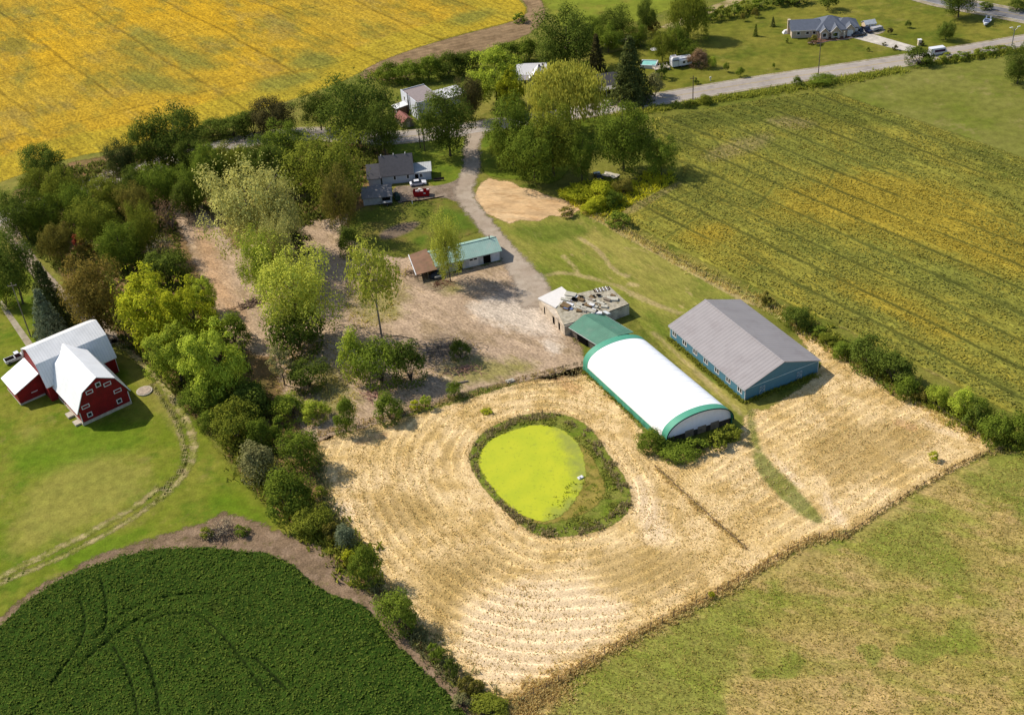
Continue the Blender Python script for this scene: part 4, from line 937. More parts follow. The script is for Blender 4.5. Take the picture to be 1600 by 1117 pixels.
tufts('field_margin_weeds', np.vstack([along([(575, 905), (600, 930), (650, 990), (700, 1045), (745, 1085), (790, 1115)], 2.6, 700, 18), along([(496, 700), (502, 770), (545, 835), (580, 890)], 2.0, 300, 19)]), (.3, .9), LM['grey_green'], 14, 5, .12)
tufts('barn_side_weeds', np.vstack([along([(1046, 530), (1100, 576), (1163, 629)], .9, 320, 20, 0), along([(1164, 629), (1220, 607), (1278, 586)], .9, 200, 21, 0), along([(913, 580), (960, 622), (1005, 664)], .9, 260, 22, 0)]), (.2, .6), LM['weed'], 15, 5, .1, .15)
tufts('yard_litter', np.vstack([in_poly(PL([(640, 545), (720, 520), (760, 545), (690, 590), (620, 600)]), 300, 23), in_poly(PL([(560, 590), (640, 590), (620, 620), (560, 620)]), 120, 24)]), (.1, .3), LM['brown_weed'], 16, 4, .08, .3)
tufts('meadow_tufts', in_poly(PL([(870, 1085), (1000, 1000), (1165, 915), (1330, 850), (1480, 755), (1600, 712), (1900, 700), (1950, 1300), (800, 1300)]), 24000, 25), (.06, .26), LM['meadow'], 17, 3, .1, .3)
Xs = in_poly(stub, 42000, 26); Xs = Xs[sdf(Xs, pondO) < -.3]
sw_ = np.abs(np.mod(swath(Xs, None) / 2.3, 1) - .5); Xs = Xs[(sw_ < .36) & (np.random.RandomState(8).rand(len(Xs)) < .25 + .75 * np.clip((vnoise(Xs, 9, 6) - .3) * 3, 0, 1))]
tufts('stubble_tufts', Xs, (.06, .24), LM['stubble'], 18, 2, .11, .3)

# leaf canopy of the dark soybeans: flat leaf clusters over the crop, open along the wheel tracks
Xc = in_poly(dsoy, 60000, 27); Xc = Xc[(trk(Xc, None) < .25) & (sdf(Xc, dsoy) > .5 * np.random.RandomState(3).rand(len(Xc)))]
rg_ = np.random.RandomState(28); nC = len(Xc)
Vc, Fc = quads(np.column_stack([Xc, .62 + .34 * vnoise(Xc, .85, 11, 2) + rg_.uniform(-.1, .14, nC)]), rg_.normal(size=(nC, 3)) * .38 + [0, 0, .9], .4, rg_, .8)
link('soybean_canopy', npmesh('soybean_canopy', Vc, Fc, [LM['soy']]), None, 'stuff')
Xr = in_poly(soyP, 130000, 29); Xr = Xr[sdf(Xr, soyP) > .6]; nR = len(Xr)
du, dn = np.array([math.cos(ROWA), math.sin(ROWA)]), np.array([-math.sin(ROWA), math.cos(ROWA)])
ur = Xr @ dn + 3 * (vnoise(Xr, 60, 21) - .5); rr_ = rg_.rand(nR)
gap = soy_lines(Xr) > .25 + .3 * rr_
gap |= (np.mod(ur / 2.6, 1) < .3) & (rr_ < .5)
gap |= (TURN(Xr, None) > .3)
gap |= rr_ < .75 * np.clip((vnoise(np.column_stack([Xr @ du / 3, Xr @ dn]), 4, 23) - .52) * 8, 0, 1)
Xr = Xr[~gap]; nR = len(Xr); Zs = np.column_stack([Xr @ du / 3.5, Xr @ dn])
tone = np.clip(.62 * GOLD(Xr, None) + 1.5 * (vnoise(Zs, 6, 24, 4) - .42) + rg_.normal(size=nR) * .16, 0, 1)
shade = np.clip(areas(([(1012, 188), (1150, 165), (1290, 143), (1320, 160), (1430, 200), (1300, 200), (1200, 190), (1080, 205), (1090, 260), (1060, 300), (1000, 330)], 8))(Xr, None) + 1.2 * (vnoise(Zs, 9, 25) - .6), 0, 1)
b = NB('turning_soy_leaves'); gi = b.n('ShaderNodeNewGeometry')
c = b.mix(b.attr('tone'), b.mix(gi.outputs['Random Per Island'], (.19, .20, .045, 1), (.29, .285, .065, 1)), b.mix(gi.outputs['Random Per Island'], (.38, .30, .045, 1), (.50, .39, .06, 1)))
c = b.mix(b.m('MULTIPLY', b.attr('green'), .75), c, (.14, .175, .035, 1))
d = b.n('ShaderNodeBsdfDiffuse'); tl = b.n('ShaderNodeBsdfTranslucent'); mx = b.n('ShaderNodeMixShader'); mx.inputs[0].default_value = .35
b.t.links.new(c, d.inputs[0]); b.t.links.new(c, tl.inputs[0]); b.t.links.new(d.outputs[0], mx.inputs[1]); b.t.links.new(tl.outputs[0], mx.inputs[2]); b.t.links.new(mx.outputs[0], b.out.inputs[0])
Vc, Fc = quads(np.column_stack([Xr, .45 + .3 * vnoise(Xr, 1.6, 3, 2) + rg_.uniform(-.1, .2, nR)]), rg_.normal(size=(nR, 3)) * .38 + [0, 0, .9], .46, rg_, .85)
me = npmesh('turning_soybean_canopy', Vc, Fc, [b.mat])
for nm_, v_ in (('tone', tone), ('green', shade)):
    at_ = me.attributes.new(nm_, 'FLOAT', 'POINT'); at_.data.foreach_set('value', np.repeat(v_, 4).astype(np.float32))
link('turning_soybean_canopy', me, None, 'stuff')
tufts('hedge_undergrowth', np.vstack([along([(1230, 488), (1262, 512), (1300, 536), (1340, 562), (1400, 596), (1470, 636), (1540, 676), (1620, 705)], 3.2, 900, 30), along([(330, 640), (370, 680), (410, 740), (450, 790), (500, 830), (545, 860), (575, 905)], 4.5, 900, 31), along([(590, 120), (640, 112), (700, 100), (760, 92)], 5, 500, 32)]), (.4, 1.5), LM['weed'], 19, 5, .2, .4)
# ------------------------------------------------------------------ buildings
def mtl(name, r, g, b, **kw): return pmat(name, S(r, g, b, kw.pop('k', .75)), **kw)
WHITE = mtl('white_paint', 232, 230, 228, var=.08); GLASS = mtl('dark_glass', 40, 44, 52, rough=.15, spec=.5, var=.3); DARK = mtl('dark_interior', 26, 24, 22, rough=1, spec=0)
CONC = mtl('old_concrete', 190, 180, 162, var=.2); WOODG = mtl('grey_wood', 140, 126, 108, var=.3); RUST = mtl('rust', 122, 74, 46, var=.3); TYRE = mtl('tyre_rubber', 30, 30, 32, rough=.95); STEEL = mtl('steel', 150, 152, 156, metal=.6, rough=.4)
POST = mtl('weathered_post', 118, 98, 78, var=.3)
def frame(A, yaw): g = G(*A); return (g[0], g[1], 0), R(yaw)
def wheel(parent, x, y, r=.33, w=.22):
    o = MB().tube((0, -w / 2, 0), (0, w / 2, 0), r, n=14).build('wheel', TYRE, parent); o.location = (x, y, r)
    MB().tube((0, -w / 2 - .012, 0), (0, w / 2 + .012, 0), r * .55, n=10).build('rim', STEEL, o); return o
def win(parent, face, u, z, w, h, at, fm=WHITE, gm=GLASS, bars=1, name='window', d=.05):
    "window on a wall: face 'x' = wall plane x=at (u along y), 'y' = plane y=at; outward side -"
    f = MB(); g = MB(); t = .17
    def bx(mb, u0, u1, z0, z1, k):
        if face == 'x': mb.box(at - k, u0, z0, at + .02, u1, z1)
        elif face == 'X': mb.box(at - .02, u0, z0, at + k, u1, z1)
        elif face == 'Y': mb.box(u0, at - .02, z0, u1, at + k, z1)
        else: mb.box(u0, at - k, z0, u1, at + .02, z1)
    bx(f, u - w / 2 - t, u - w / 2, z - t, z + h + t, d); bx(f, u + w / 2, u + w / 2 + t, z - t, z + h + t, d)
    bx(f, u - w / 2, u + w / 2, z + h, z + h + t, d); bx(f, u - w / 2, u + w / 2, z - t, z, d)
    for k in range(bars):
        c = u - w / 2 + w * (k + 1) / (bars + 1); bx(f, c - .1, c + .1, z, z + h, d)
    o = f.build(name, fm, parent); bx(g, u - w / 2, u + w / 2, z, z + h, d * .4); g.build('pane', gm, o); return o

# blue pole barn
L, z = frame((1163.4, 626.4), 24.21)
t = thing('blue_barn', 'long blue barn with shallow grey metal roof and a row of white windows', 'barn', L, z)
W, Ln, E_, RG = 18.6, 27.5, 2.95, 6.3
BLUE = mtl('blue_cladding', 92, 142, 162, var=.08, ribs=(1, .45), rough=.6); BLUE2 = mtl('blue_gable_cladding', 78, 126, 146, var=.08, ribs=(0, .45), rough=.6)
GREYR = mtl('grey_metal_roof', 174, 166, 164, var=.07, vs=.3, ribs=(1, .92), rough=.45, spec=.35, k=.62, dirt=S(158, 148, 146, .62))
m_ = MB().prism([(0, 0), (W, 0), (W, E_), (W / 2, RG - .1), (0, E_)], 0, Ln)
m_.build('wall', BLUE, t)
MB().shell([(-.35, E_ - .02), (W / 2, RG), (W + .35, E_ - .02)], -.35, Ln + .35, .14).build('roof', GREYR, t)
MB().shell([(W / 2 - .3, RG + .06), (W / 2, RG + .17), (W / 2 + .3, RG + .06)], -.37, Ln + .37, .05).build('ridge_cap', GREYR, t)
MB().box(.05, -.03, E_ - .14, W - .05, .01, E_ + .02).build('gable_band', mtl('pale_trim', 176, 200, 206), t)
for x in (-.03, W - .09): MB().box(x, -.04, 0, x + .12, .06, E_ - .06).build('corner_trim', WHITE, t)
MB().box(-.04, Ln - .1, 0, .06, Ln + .04, E_ - .06).build('corner_trim', WHITE, t)
MB().box(-.4, -.3, E_ - .18, -.3, Ln + .3, E_ - .04).build('gutter', mtl('gutter', 196, 200, 204), t)
for k in range(7): win(t, 'x', 1.75 + 4.02 * k, 1.2, 1.3, 1.0, 0)
for x in (4.3, 13.7):
    d = MB().box(x - .65, -.05, .05, x + .65, .02, 2.15).build('stall_door', BLUE2, t)
    f = MB(); k = .1
    for z0 in (.05, 1.05, 2.05): f.box(x - .65, -.09, z0, x + .65, -.045, z0 + k)
    for x0 in (x - .65, x + .55): f.box(x0, -.085, .15, x0 + k, -.046, 2.05)
    f.tube((x - .55, -.07, 1.15), (x + .55, -.07, 2.05), .05, n=4); f.tube((x + .55, -.07, 1.15), (x - .55, -.07, 2.05), .05, n=4)
    f.tube((x - .55, -.07, .15), (x + .55, -.07, 1.05), .05, n=4); f.build('door_frame', mtl('door_trim', 176, 190, 196), d)
# white fabric dome: skewed plan, drawn in its own metres
g0 = G(1041, 696)[:2] * 0 + np.array([28.5, 179.3])
t = thing('fabric_dome', 'long white fabric-covered dome with green edge bands, vines at its foot', 'dome barn', g0)
ex = np.array([math.cos(R(19.5)), math.sin(R(19.5))]); ey = np.array([math.cos(R(115.9)), math.sin(R(115.9))]); DW, DL, DS, DH = 14.9, 30.6, 1.5, 6.1
def dpt(u, y, zz): q = ex * u + ey * y; return (q[0], q[1], zz)
def arc(n, inset=0.0, a0=0, a1=math.pi):
    out = []
    for k in range(n + 1):
        a = a0 + (a1 - a0) * k / n; out.append((DW / 2 - (DW / 2 - inset) * math.cos(a), DS + (DH - DS - inset) * math.sin(a) ** .82))
    return out
def arcshell(y0, y1, off, n=28, seg=1):
    mb = MB(); A = arc(n, -off); V = []; F = []
    for s in range(seg + 1):
        for (u, zz) in A: V.append(dpt(u, y0 + (y1 - y0) * s / seg, zz))
    for s in range(seg):
        for k in range(n): a = s * (n + 1) + k; F.append((a, a + 1, a + n + 2, a + n + 1))
    return mb.add(V, F)
FAB = mtl('white_fabric', 246, 246, 246, var=.03, vs=.3, rough=.5, k=.92); GRN = mtl('green_fabric', 84, 164, 134, var=.08, rough=.6); GRN2 = mtl('green_side_sheet', 74, 150, 122, var=.25, vs=.7)
sh = arcshell(1.3, DL - 1.6, 0, 30, 24)
o = sh.build('cover', FAB, t); o.data.polygons.foreach_set('use_smooth', [True] * len(o.data.polygons))
SEAM = mtl('fabric_seam', 222, 224, 226, k=.85)
for k in range(1, 12):
    m_ = MB(); A = arc(20, -.005); y = 1.3 + (DL - 2.9) * k / 12
    for (u0, z0), (u1, z1) in zip(A[:-1], A[1:]): m_.tube(dpt(u0, y, z0), dpt(u1, y, z1), .02, n=4)
    m_.build('seam', SEAM, t)
for y0, y1 in ((-.5, 1.3), (DL - 1.6, DL + .1)):
    o = arcshell(y0, y1, .04, 30, 2).build('end_band', GRN, t); o.data.polygons.foreach_set('use_smooth', [True] * len(o.data.polygons))
m_ = MB(); A = arc(30, .0)
for (u0, z0), (u1, z1) in zip(A[:-1], A[1:]): m_.tube(dpt(u0, -.5, z0), dpt(u1, -.5, z1), .13, n=5)
m_.build('arch_frame', mtl('dark_green_tube', 24, 58, 54), t)
n = 30; A = arc(n, .12); cut = 1.35
pts = [q for q in A if q[1] > cut]
V = [dpt(u, .25, zz) for u, zz in pts]
MB().add(V, [tuple(range(len(V)))]).build('end_panel', mtl('grey_fabric', 240, 236, 238, var=.05, k=.95), t)
m_ = MB(); m_.add([dpt(.3, .3, 0), dpt(DW - .3, .3, 0), dpt(DW - .3, .3, cut), dpt(.3, .3, cut)], [(0, 1, 2, 3)]); m_.build('end_wall', mtl('dark_boards', 74, 66, 58, var=.35, ribs=(0, .3)), t)
for k in (4.5, 7.3, 10.2): MB().add([dpt(k, .22, .1), dpt(k + 1.9, .22, .1), dpt(k + 1.9, .22, 1.9), dpt(k, .22, 1.9)], [(0, 1, 2, 3)]).build('gate_panel', WOODG, t)
MB().add([dpt(.0, DL, 0), dpt(DW, DL, 0)] + [dpt(u, DL, zz) for u, zz in arc(n, .06)[::-1]], [tuple(range(n + 3))]).build('far_wall', GRN2, t)
for u in (0, DW):
    m_ = MB(); V = []; rg = random.Random(3)
    for k in range(41):
        y = DL * k / 40; bul = .06 + .1 * rg.random(); s = -1 if u == 0 else 1
        V += [dpt(u + s * bul, y, 0), dpt(u + s * bul * 1.4, y, .8), dpt(u, y, DS + .06)]
    F = []
    for k in range(40):
        a = 3 * k; F += [(a, a + 3, a + 4, a + 1), (a + 1, a + 4, a + 5, a + 2)]
    m_.add(V, F); m_.build('side_curtain', GRN2, t)
# green roofed link shed
t = thing('link_shed', 'small green-roofed shed joining the ruined shed to the white dome', 'shed', (18.4, 213.0, 0), math.atan2(218 - 213.0, 25.5 - 18.4))
lw = math.hypot(7.1, 5.0) + .2; ll = 9.0
MB().prism([(.3, 0), (lw - .3, 0), (lw - .3, 2.2), (lw / 2, 3.4), (.3, 2.2)], -1.0, ll - .5).build('wall', mtl('grey_boards', 122, 110, 98, var=.3, ribs=(1, .3)), t)
MB().shell([(-.1, 2.25), (lw / 2, 3.55), (lw + .1, 2.25)], -2.5, ll, .1).build('roof', mtl('green_roof', 92, 140, 116, var=.12, vs=.5, ribs=(1, .5), dirt=S(120, 150, 130, .7)), t)
for x in (-.14, lw + .06): MB().box(x, -2.0, 2.16, x + .1, ll, 2.34).build('eave_trim', WHITE, t)
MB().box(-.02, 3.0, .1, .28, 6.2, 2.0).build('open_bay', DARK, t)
a = tag(MB().box(0, 0, 0, .9, 1.6, .16).build('roof_panel', mtl('white_panel', 226, 228, 226)), 'loose white panel lying on the green link shed roof', 'panel'); a.location = (22.2, 223.0, 3.05); a.rotation_euler = (0, .28, R(35))
# ruined flat-roofed shed
t = thing('ruined_shed', 'derelict flat-roofed shed with collapsing mossy roof and one white end', 'shed', (0, 0, 0))
q = lambda x, y, h: G(x, y, h)
A0, A1, A2, A3 = q(842, 466, 2.9)[:2], q(890.8, 459, 2.9)[:2], q(868, 481, 2.9)[:2], q(881, 508, 2.7)[:2]
B0, B1 = q(952, 446, 3.0)[:2], q(983, 474, 3.0)[:2]
B2 = q(953, 486, 2.9)[:2]
OW = mtl('peeling_wall', 218, 200, 176, var=.25, vs=.8, dirt=S(120, 100, 80, .7)); MOSS = mtl('mossy_roofing', 176, 166, 144, var=.35, vs=1.1, dirt=S(118, 106, 62, .7)); GRY = mtl('grey_roofing', 196, 190, 172, var=.25, vs=.6, dirt=S(120, 108, 92, .7))
MB().poly([A0, A3 + np.array([.1, -.3]), B2, B1, B0, A1], 0, 2.55).build('wall', OW, t)
MB().poly([A0 + np.array([-.3, 0]), A2, A1 + np.array([.2, -.4]), q(877.6, 448, 2.9)[:2]], 2.62, 2.95).build('white_roof', mtl('white_roofing', 232, 226, 218, var=.05), t)
MB().poly([A2 + np.array([.05, -.1]), A3, B2, B1, B0, A1 + np.array([.25, -.3])], 2.56, 2.78).build('roof', MOSS, t)
def lerp(a, b_, s): return a + (b_ - a) * s
def rq(u, v):   # point in the roof quad
    return lerp(lerp(A2, A1, v), lerp(A3 * .25 + B2 * .75, B0 * .5 + B1 * .5, v), u)
rg = random.Random(9)
LIT = mtl('litter_white', 226, 224, 222); BRN = mtl('rotten_brown', 120, 96, 62, var=.3); BLU = mtl('faded_blue_tarp', 110, 128, 168)
for k in range(64):
    u, v = rg.uniform(.02, .98), rg.uniform(.02, .95); c = rq(u, v); a = rg.uniform(-.3, .3) + 2.6; w, h = rg.uniform(.5, 2.8), rg.uniform(.3, 1.6)
    ca, sa = math.cos(a), math.sin(a); P4 = [(c[0] + ca * i * w / 2 - sa * j * h / 2, c[1] + sa * i * w / 2 + ca * j * h / 2) for i, j in ((-1, -1), (1, -1.2), (.8, 1), (-1.1, .8))]
    MB().poly(P4, 2.785, 2.80 + .008 * k + (.12 if k % 6 == 0 else 0)).build('roofing_sheet', (GRY, BRN, GRY, LIT, MOSS, GRY, BRN, WOODG, GRY, BLU if u < .4 else GRY)[k % 10], t)
for k in range(12):
    u, v = rg.uniform(.05, .95), rg.uniform(.05, .95); c = rq(u, v); r = rg.uniform(.3, .75)
    MB().poly([(c[0] + r * math.cos(i) * rg.uniform(.6, 1.4), c[1] + r * math.sin(i) * rg.uniform(.6, 1.2)) for i in (0, 1, 2, 3, 4, 5)], 3.15, 3.152).build('roof_hole', DARK, t).location.z = -.02
dv = (B0 - A1); nb = 9
for k in range(nb):
    c = lerp(A1, B0, .62 + .36 * k / nb); n_ = np.array([dv[1], -dv[0]]) / np.linalg.norm(dv)
    MB().tube((*c, 2.9), (*(c + n_ * 1.6), 2.9), .12, n=4).build('rafter', WHITE if k % 2 else WOODG, t)
MB().poly([lerp(A1, B0, .58), lerp(A1, B0, .98), lerp(A1, B0, .98) + n_ * 1.5, lerp(A1, B0, .58) + n_ * 1.5], 2.785, 2.80).build('roof_gap', DARK, t)
MB().tube((*B2, 2.82), (*B1, 2.82), .1, n=4).build('eave_board', mtl('dark_eave', 62, 54, 48), t)
dd_ = (A3 - A0) / np.linalg.norm(A3 - A0); nn_ = np.array([-dd_[1], dd_[0]]) * -1
for s, w, nm in ((.55, 1.0, 'doorway'), (.78, .8, 'doorway'), (.2, .5, 'doorway')):
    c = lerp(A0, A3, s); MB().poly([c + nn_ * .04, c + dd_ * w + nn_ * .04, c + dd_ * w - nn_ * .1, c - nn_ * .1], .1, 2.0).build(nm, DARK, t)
# long green-roofed shed
L, z = frame((711, 423.5), 16.9)
t = thing('long_shed', 'long weathered shed with pale green metal roof, open bays and a rusty lean-to', 'shed', L, z)
SW = mtl('whitewashed_boards', 196, 192, 188, var=.2, vs=.9, ribs=(0, .3)); TEAL = mtl('pale_green_roof', 158, 190, 176, var=.1, vs=.5, ribs=(0, .5), rough=.5, dirt=S(176, 190, 178, .75))
X0, X1, D_ = -4.6, 11.9, 7.4
MB().add([(X0, 0, 0), (X1, 0, 0), (X1, D_, 0), (X0, D_, 0), (X0, 0, 2.9), (X1, 0, 2.9), (X1, D_, 2.9), (X0, D_, 2.9), (X0, D_ / 2, 4.4), (X1, D_ / 2, 4.4)],
         [(0, 1, 5, 4), (2, 3, 7, 6), (1, 2, 6, 9, 5), (3, 0, 4, 8, 7)]).build('wall', SW, t)
m_ = MB()
m_.slab([(X0 - .3, -.5, 2.78), (X1 + .5, -.5, 2.78), (X1 + .5, D_ / 2, 4.56), (X0 - .3, D_ / 2, 4.56)], .1); m_.slab([(X0 - .3, D_ / 2, 4.56), (X1 + .5, D_ / 2, 4.56), (X1 + .5, D_ + .5, 2.78), (X0 - .3, D_ + .5, 2.78)], .1)
m_.build('roof', TEAL, t)
MB().tube((X0 - .3, D_ / 2, 4.6), (X1 + .5, D_ / 2, 4.6), .1, n=5).build('ridge_cap', TEAL, t)
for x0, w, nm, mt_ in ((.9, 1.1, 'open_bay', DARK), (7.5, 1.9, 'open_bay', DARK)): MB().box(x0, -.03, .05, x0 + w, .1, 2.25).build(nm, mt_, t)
d = MB().box(3.7, -.08, .1, 6.2, .0, 2.6).build('sliding_door', mtl('white_door', 222, 214, 206, var=.08), t)
for x0 in (3.95, 5.05): MB().box(x0, -.1, 1.85, x0 + .85, -.05, 2.25).build('door_window', DARK, d)
MB().box(9.6, -.07, .1, 11.6, .0, 2.5).build('open_door', mtl('door_leaf', 206, 206, 210), t)
MB().tube((10.6, D_ / 2, 4.4), (10.6, D_ / 2, 5.6), .12, n=6).build('chimney_pipe', RUST, t)
m_ = MB().slab([(-10.0, -.8, 2.0), (X0 - .05, -1.0, 2.3), (X0 - .05, 8.0, 3.4), (-9.4, 7.6, 3.0)], .12)
lt = m_.build('lean_to_roof', mtl('rusty_roof', 140, 104, 78, var=.22, vs=.6, dirt=S(112, 96, 60, .7)), t)
MB().slab([(-10.15, -.9, 2.06), (-9.95, -.9, 2.08), (-9.35, 7.7, 3.08), (-9.55, 7.7, 3.06)], .16).build('edge_flashing', WHITE, lt)
for x, y in ((-9.6, -.4), (-9.2, 7.2), (-7, -.5)): MB().tube((x, y, 0), (x, y, 2.1), .1, n=6).build('post', WOODG, t)
MB().box(-8.9, 6.9, 0, X0 - .05, 7.1, 2.9).build('back_wall', WOODG, t)
# red barn
L, z = frame((131.1, 665.1), 36.7)
t = thing('red_barn', 'red gambrel-roofed barn with white metal roofs and stone base', 'barn', L, z)
RED = mtl('red_boards', 150, 22, 26, var=.22, vs=.6, ribs=(0, .35), k=.72, dirt=S(120, 30, 30, .6)); MET = mtl('white_metal_roof', 236, 236, 236, var=.05, vs=.4, rough=.4, spec=.4, ribs=(1, .6), k=.92); METG = mtl('rear_metal_roof', 226, 224, 220, var=.08, vs=.4, rough=.45, spec=.4, ribs=(0, .6), k=.95)
FW, FE, FK, FR_ = 10.9, 3.9, 7.8, 9.8
prof = [(0, 0), (FW, 0), (FW, FE), (FW - 1.9, FK), (FW / 2, FR_), (1.9, FK), (0, FE)]
MB().prism(prof, 0, 15.5).build('wall', RED, t)
MB().shell([(-.5, FE - .6), (1.85, FK + .05), (FW / 2, FR_ + .06), (FW - 1.85, FK + .05), (FW + .5, FE - .6)], -.25, 17.5, .16).build('roof', MET, t)
MB().box(-.12, -.12, 0, FW + .12, 15, .75).build('stone_base', mtl('stone_base', 206, 192, 170, var=.2, vs=1.5), t)
for x in (-.06, FW - .1): MB().box(x, -.06, .76, x + .16, .08, FE - .5).build('corner_board', WHITE, t)
for u, zz, w, h in ((1.9, 1.6, .8, .8), (8.6, 1.6, .8, .8), (1.6, 4.0, 1.4, .55), (8.9, 4.3, 1.4, .55), (3.3, 6.9, 1.2, .6), (5.45, 7.6, .8, .8), (7.3, 6.9, 1.3, .6)):
    win(t, 'y', u, zz, w, h, 0, gm=RED if h < .7 else GLASS, bars=0, name='window' if h > .7 else 'hatch', d=.07)
RY0, RY1, RE, RK, RR_ = 13.3, 26.3, 4.6, 8.8, 10.7
rc = (RY0 + RY1) / 2
yz = [(RY0, 0), (RY1, 0), (RY1, RE), (RY1 - 2.2, RK), (rc, RR_), (RY0 + 2.2, RK), (RY0, RE)]
def xprism(mb, pr, x0, x1):
    n = len(pr); V = [(x0, y, zz) for y, zz in pr] + [(x1, y, zz) for y, zz in pr]
    return mb.add(V, [tuple(range(n)), tuple(range(2 * n - 1, n - 1, -1))] + [(i, i + n, (i + 1) % n + n, (i + 1) % n) for i in range(n)])
xprism(MB(), yz, -1.6, 14.0).build('rear_wall', RED, t)
pl = [(RY0 - .5, RE - .6), (RY0 + 2.15, RK + .05), (rc, RR_ + .06), (RY1 - 2.15, RK + .05), (RY1 + .5, RE - .6)]; up = [(y, zz + .16) for y, zz in pl]
xprism(MB(), pl + up[::-1], -1.95, 14.35).build('rear_roof', METG, t)
MB().box(13.96, RY0 - .05, .3, 14.08, RY0 + .15, RE).build('corner_board', WHITE, t)
m_ = MB().add([(-7.3, 17.0, 0), (-1.65, 17.0, 0), (-1.65, 25, 0), (-7.3, 25, 0), (-7.3, 17.0, 3.4), (-1.65, 17.0, 5.7), (-1.65, 25, 5.7), (-7.3, 25, 3.4)], [(0, 1, 5, 4), (2, 3, 7, 6), (3, 0, 4, 7), (1, 2, 6, 5), (4, 5, 6, 7)])
w_ = m_.build('side_shed_wall', RED, t)
MB().slab([(-7.8, 16.7, 3.4), (-1.7, 16.7, 5.9), (-1.7, 25.3, 5.9), (-7.8, 25.3, 3.4)], .16).build('side_shed_roof', MET, t)
MB().box(-7.36, 16.94, 0, -1.7, 25, .5).build('side_shed_base', CONC, t)
MB().box(-4.4, 16.9, 1.9, -3.0, 17.0, 2.05).build('shelf_board', WHITE, t)
MB().box(-1.6, 15.9, 0, -.02, 17.5, 2.6).build('link_wall', RED, t)
MB().box(-1.5, 4.5, 0, -.15, 6.4, .5).build('stone_step', CONC, t)
MB().box(-1.4, .8, 0, -.15, 2.6, .45).build('stone_step', CONC, t)
p0 = G(226, 612)
t = thing('silo_pad', 'round concrete silo pad on the grass beside the red barn', 'concrete pad', p0)
MB().tube((0, 0, 0), (0, 0, .35), 1.75, n=28).build('ring', CONC, t); MB().tube((0, 0, .35), (0, 0, .42), 1.45, n=28).build('lid', mtl('pad_lid', 176, 158, 140, var=.3, vs=2), t)
# farmhouse
L, z = frame((611.4, 287.7), 2.4)
t = thing('farmhouse', 'grey-roofed white farmhouse with flat metal-roofed annex beside the drive', 'house', L, z)
SH = mtl('grey_shingles', 104, 100, 102, var=.14, vs=1.2); SID = mtl('white_siding', 192, 196, 206, var=.06)
def xgable(par, x0, x1, y0, y1, e, r, wm, rm, ov=.35, wn='wall', rn='roof'):
    c = (y0 + y1) / 2
    xprism(MB(), [(y0, 0), (y1, 0), (y1, e), (c, r - .08), (y0, e)], x0, x1).build(wn, wm, par)
    k = (r - e) / (c - y0); pl = [(y0 - ov, e - ov * k), (c, r), (y1 + ov, e - ov * k)]
    return xprism(MB(), pl + [(y, zz + .15) for y, zz in pl[::-1]], x0 - ov, x1 + ov).build(rn, rm, par)
rf = xgable(t, -2.4, 6.4, 0, 7.4, 2.8, 7.0, SID, SH)
for x in (-2, 1.5, 4.8): MB().tube((x, 3.7, 6.9), (x, 3.7, 7.5), .14, n=6).build('roof_vent', WHITE, rf)
xgable(t, -6.2, -2.8, -.3, 6.0, 2.5, 5.2, SID, SH, wn='wing_wall', rn='wing_roof')
MB().box(6.46, .2, 0, 11.4, 5.3, 2.6).build('annex_wall', SID, t)
MB().slab([(6.45, -.1, 2.72), (11.7, -.1, 2.72), (11.7, 5.6, 3.05), (6.45, 5.6, 3.05)], .12).build('annex_roof', mtl('annex_metal', 190, 192, 192, ribs=(0, .5), var=.1), t)
for u, w in ((1.2, .6), (4.9, .6)): win(t, 'y', u, 1.2, w, 1.1, 0, bars=0)
win(t, 'y', 8.6, 1.1, .8, 1.0, .2, bars=0)
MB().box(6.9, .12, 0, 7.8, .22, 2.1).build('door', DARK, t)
t = thing('garage', 'low grey-roofed garage below the farmhouse, half hidden by poplars', 'garage', L, z)
xgable(t, -7.6, .2, -11.6, -5.4, 2.3, 4.1, mtl('garage_siding', 176, 176, 180), mtl('garage_shingles', 128, 124, 124, var=.14))
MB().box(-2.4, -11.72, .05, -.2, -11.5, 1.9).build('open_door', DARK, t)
a = thing('dark_trailer', 'small dark trailer with pale lid parked at the garage corner', 'trailer', (L[0] - .6 * math.cos(z), L[1] - 12.6, 0), z)
MB().box(-1.2, -.6, .35, 1.2, .6, 1.0).build('box', mtl('trailer_box', 66, 56, 52), a); MB().box(-1.25, -.65, 1.0, 1.25, .65, 1.1).build('lid', mtl('trailer_lid', 190, 188, 184), a)
for y in (-.62, .62): wheel(a, 0, y, .3, .16)
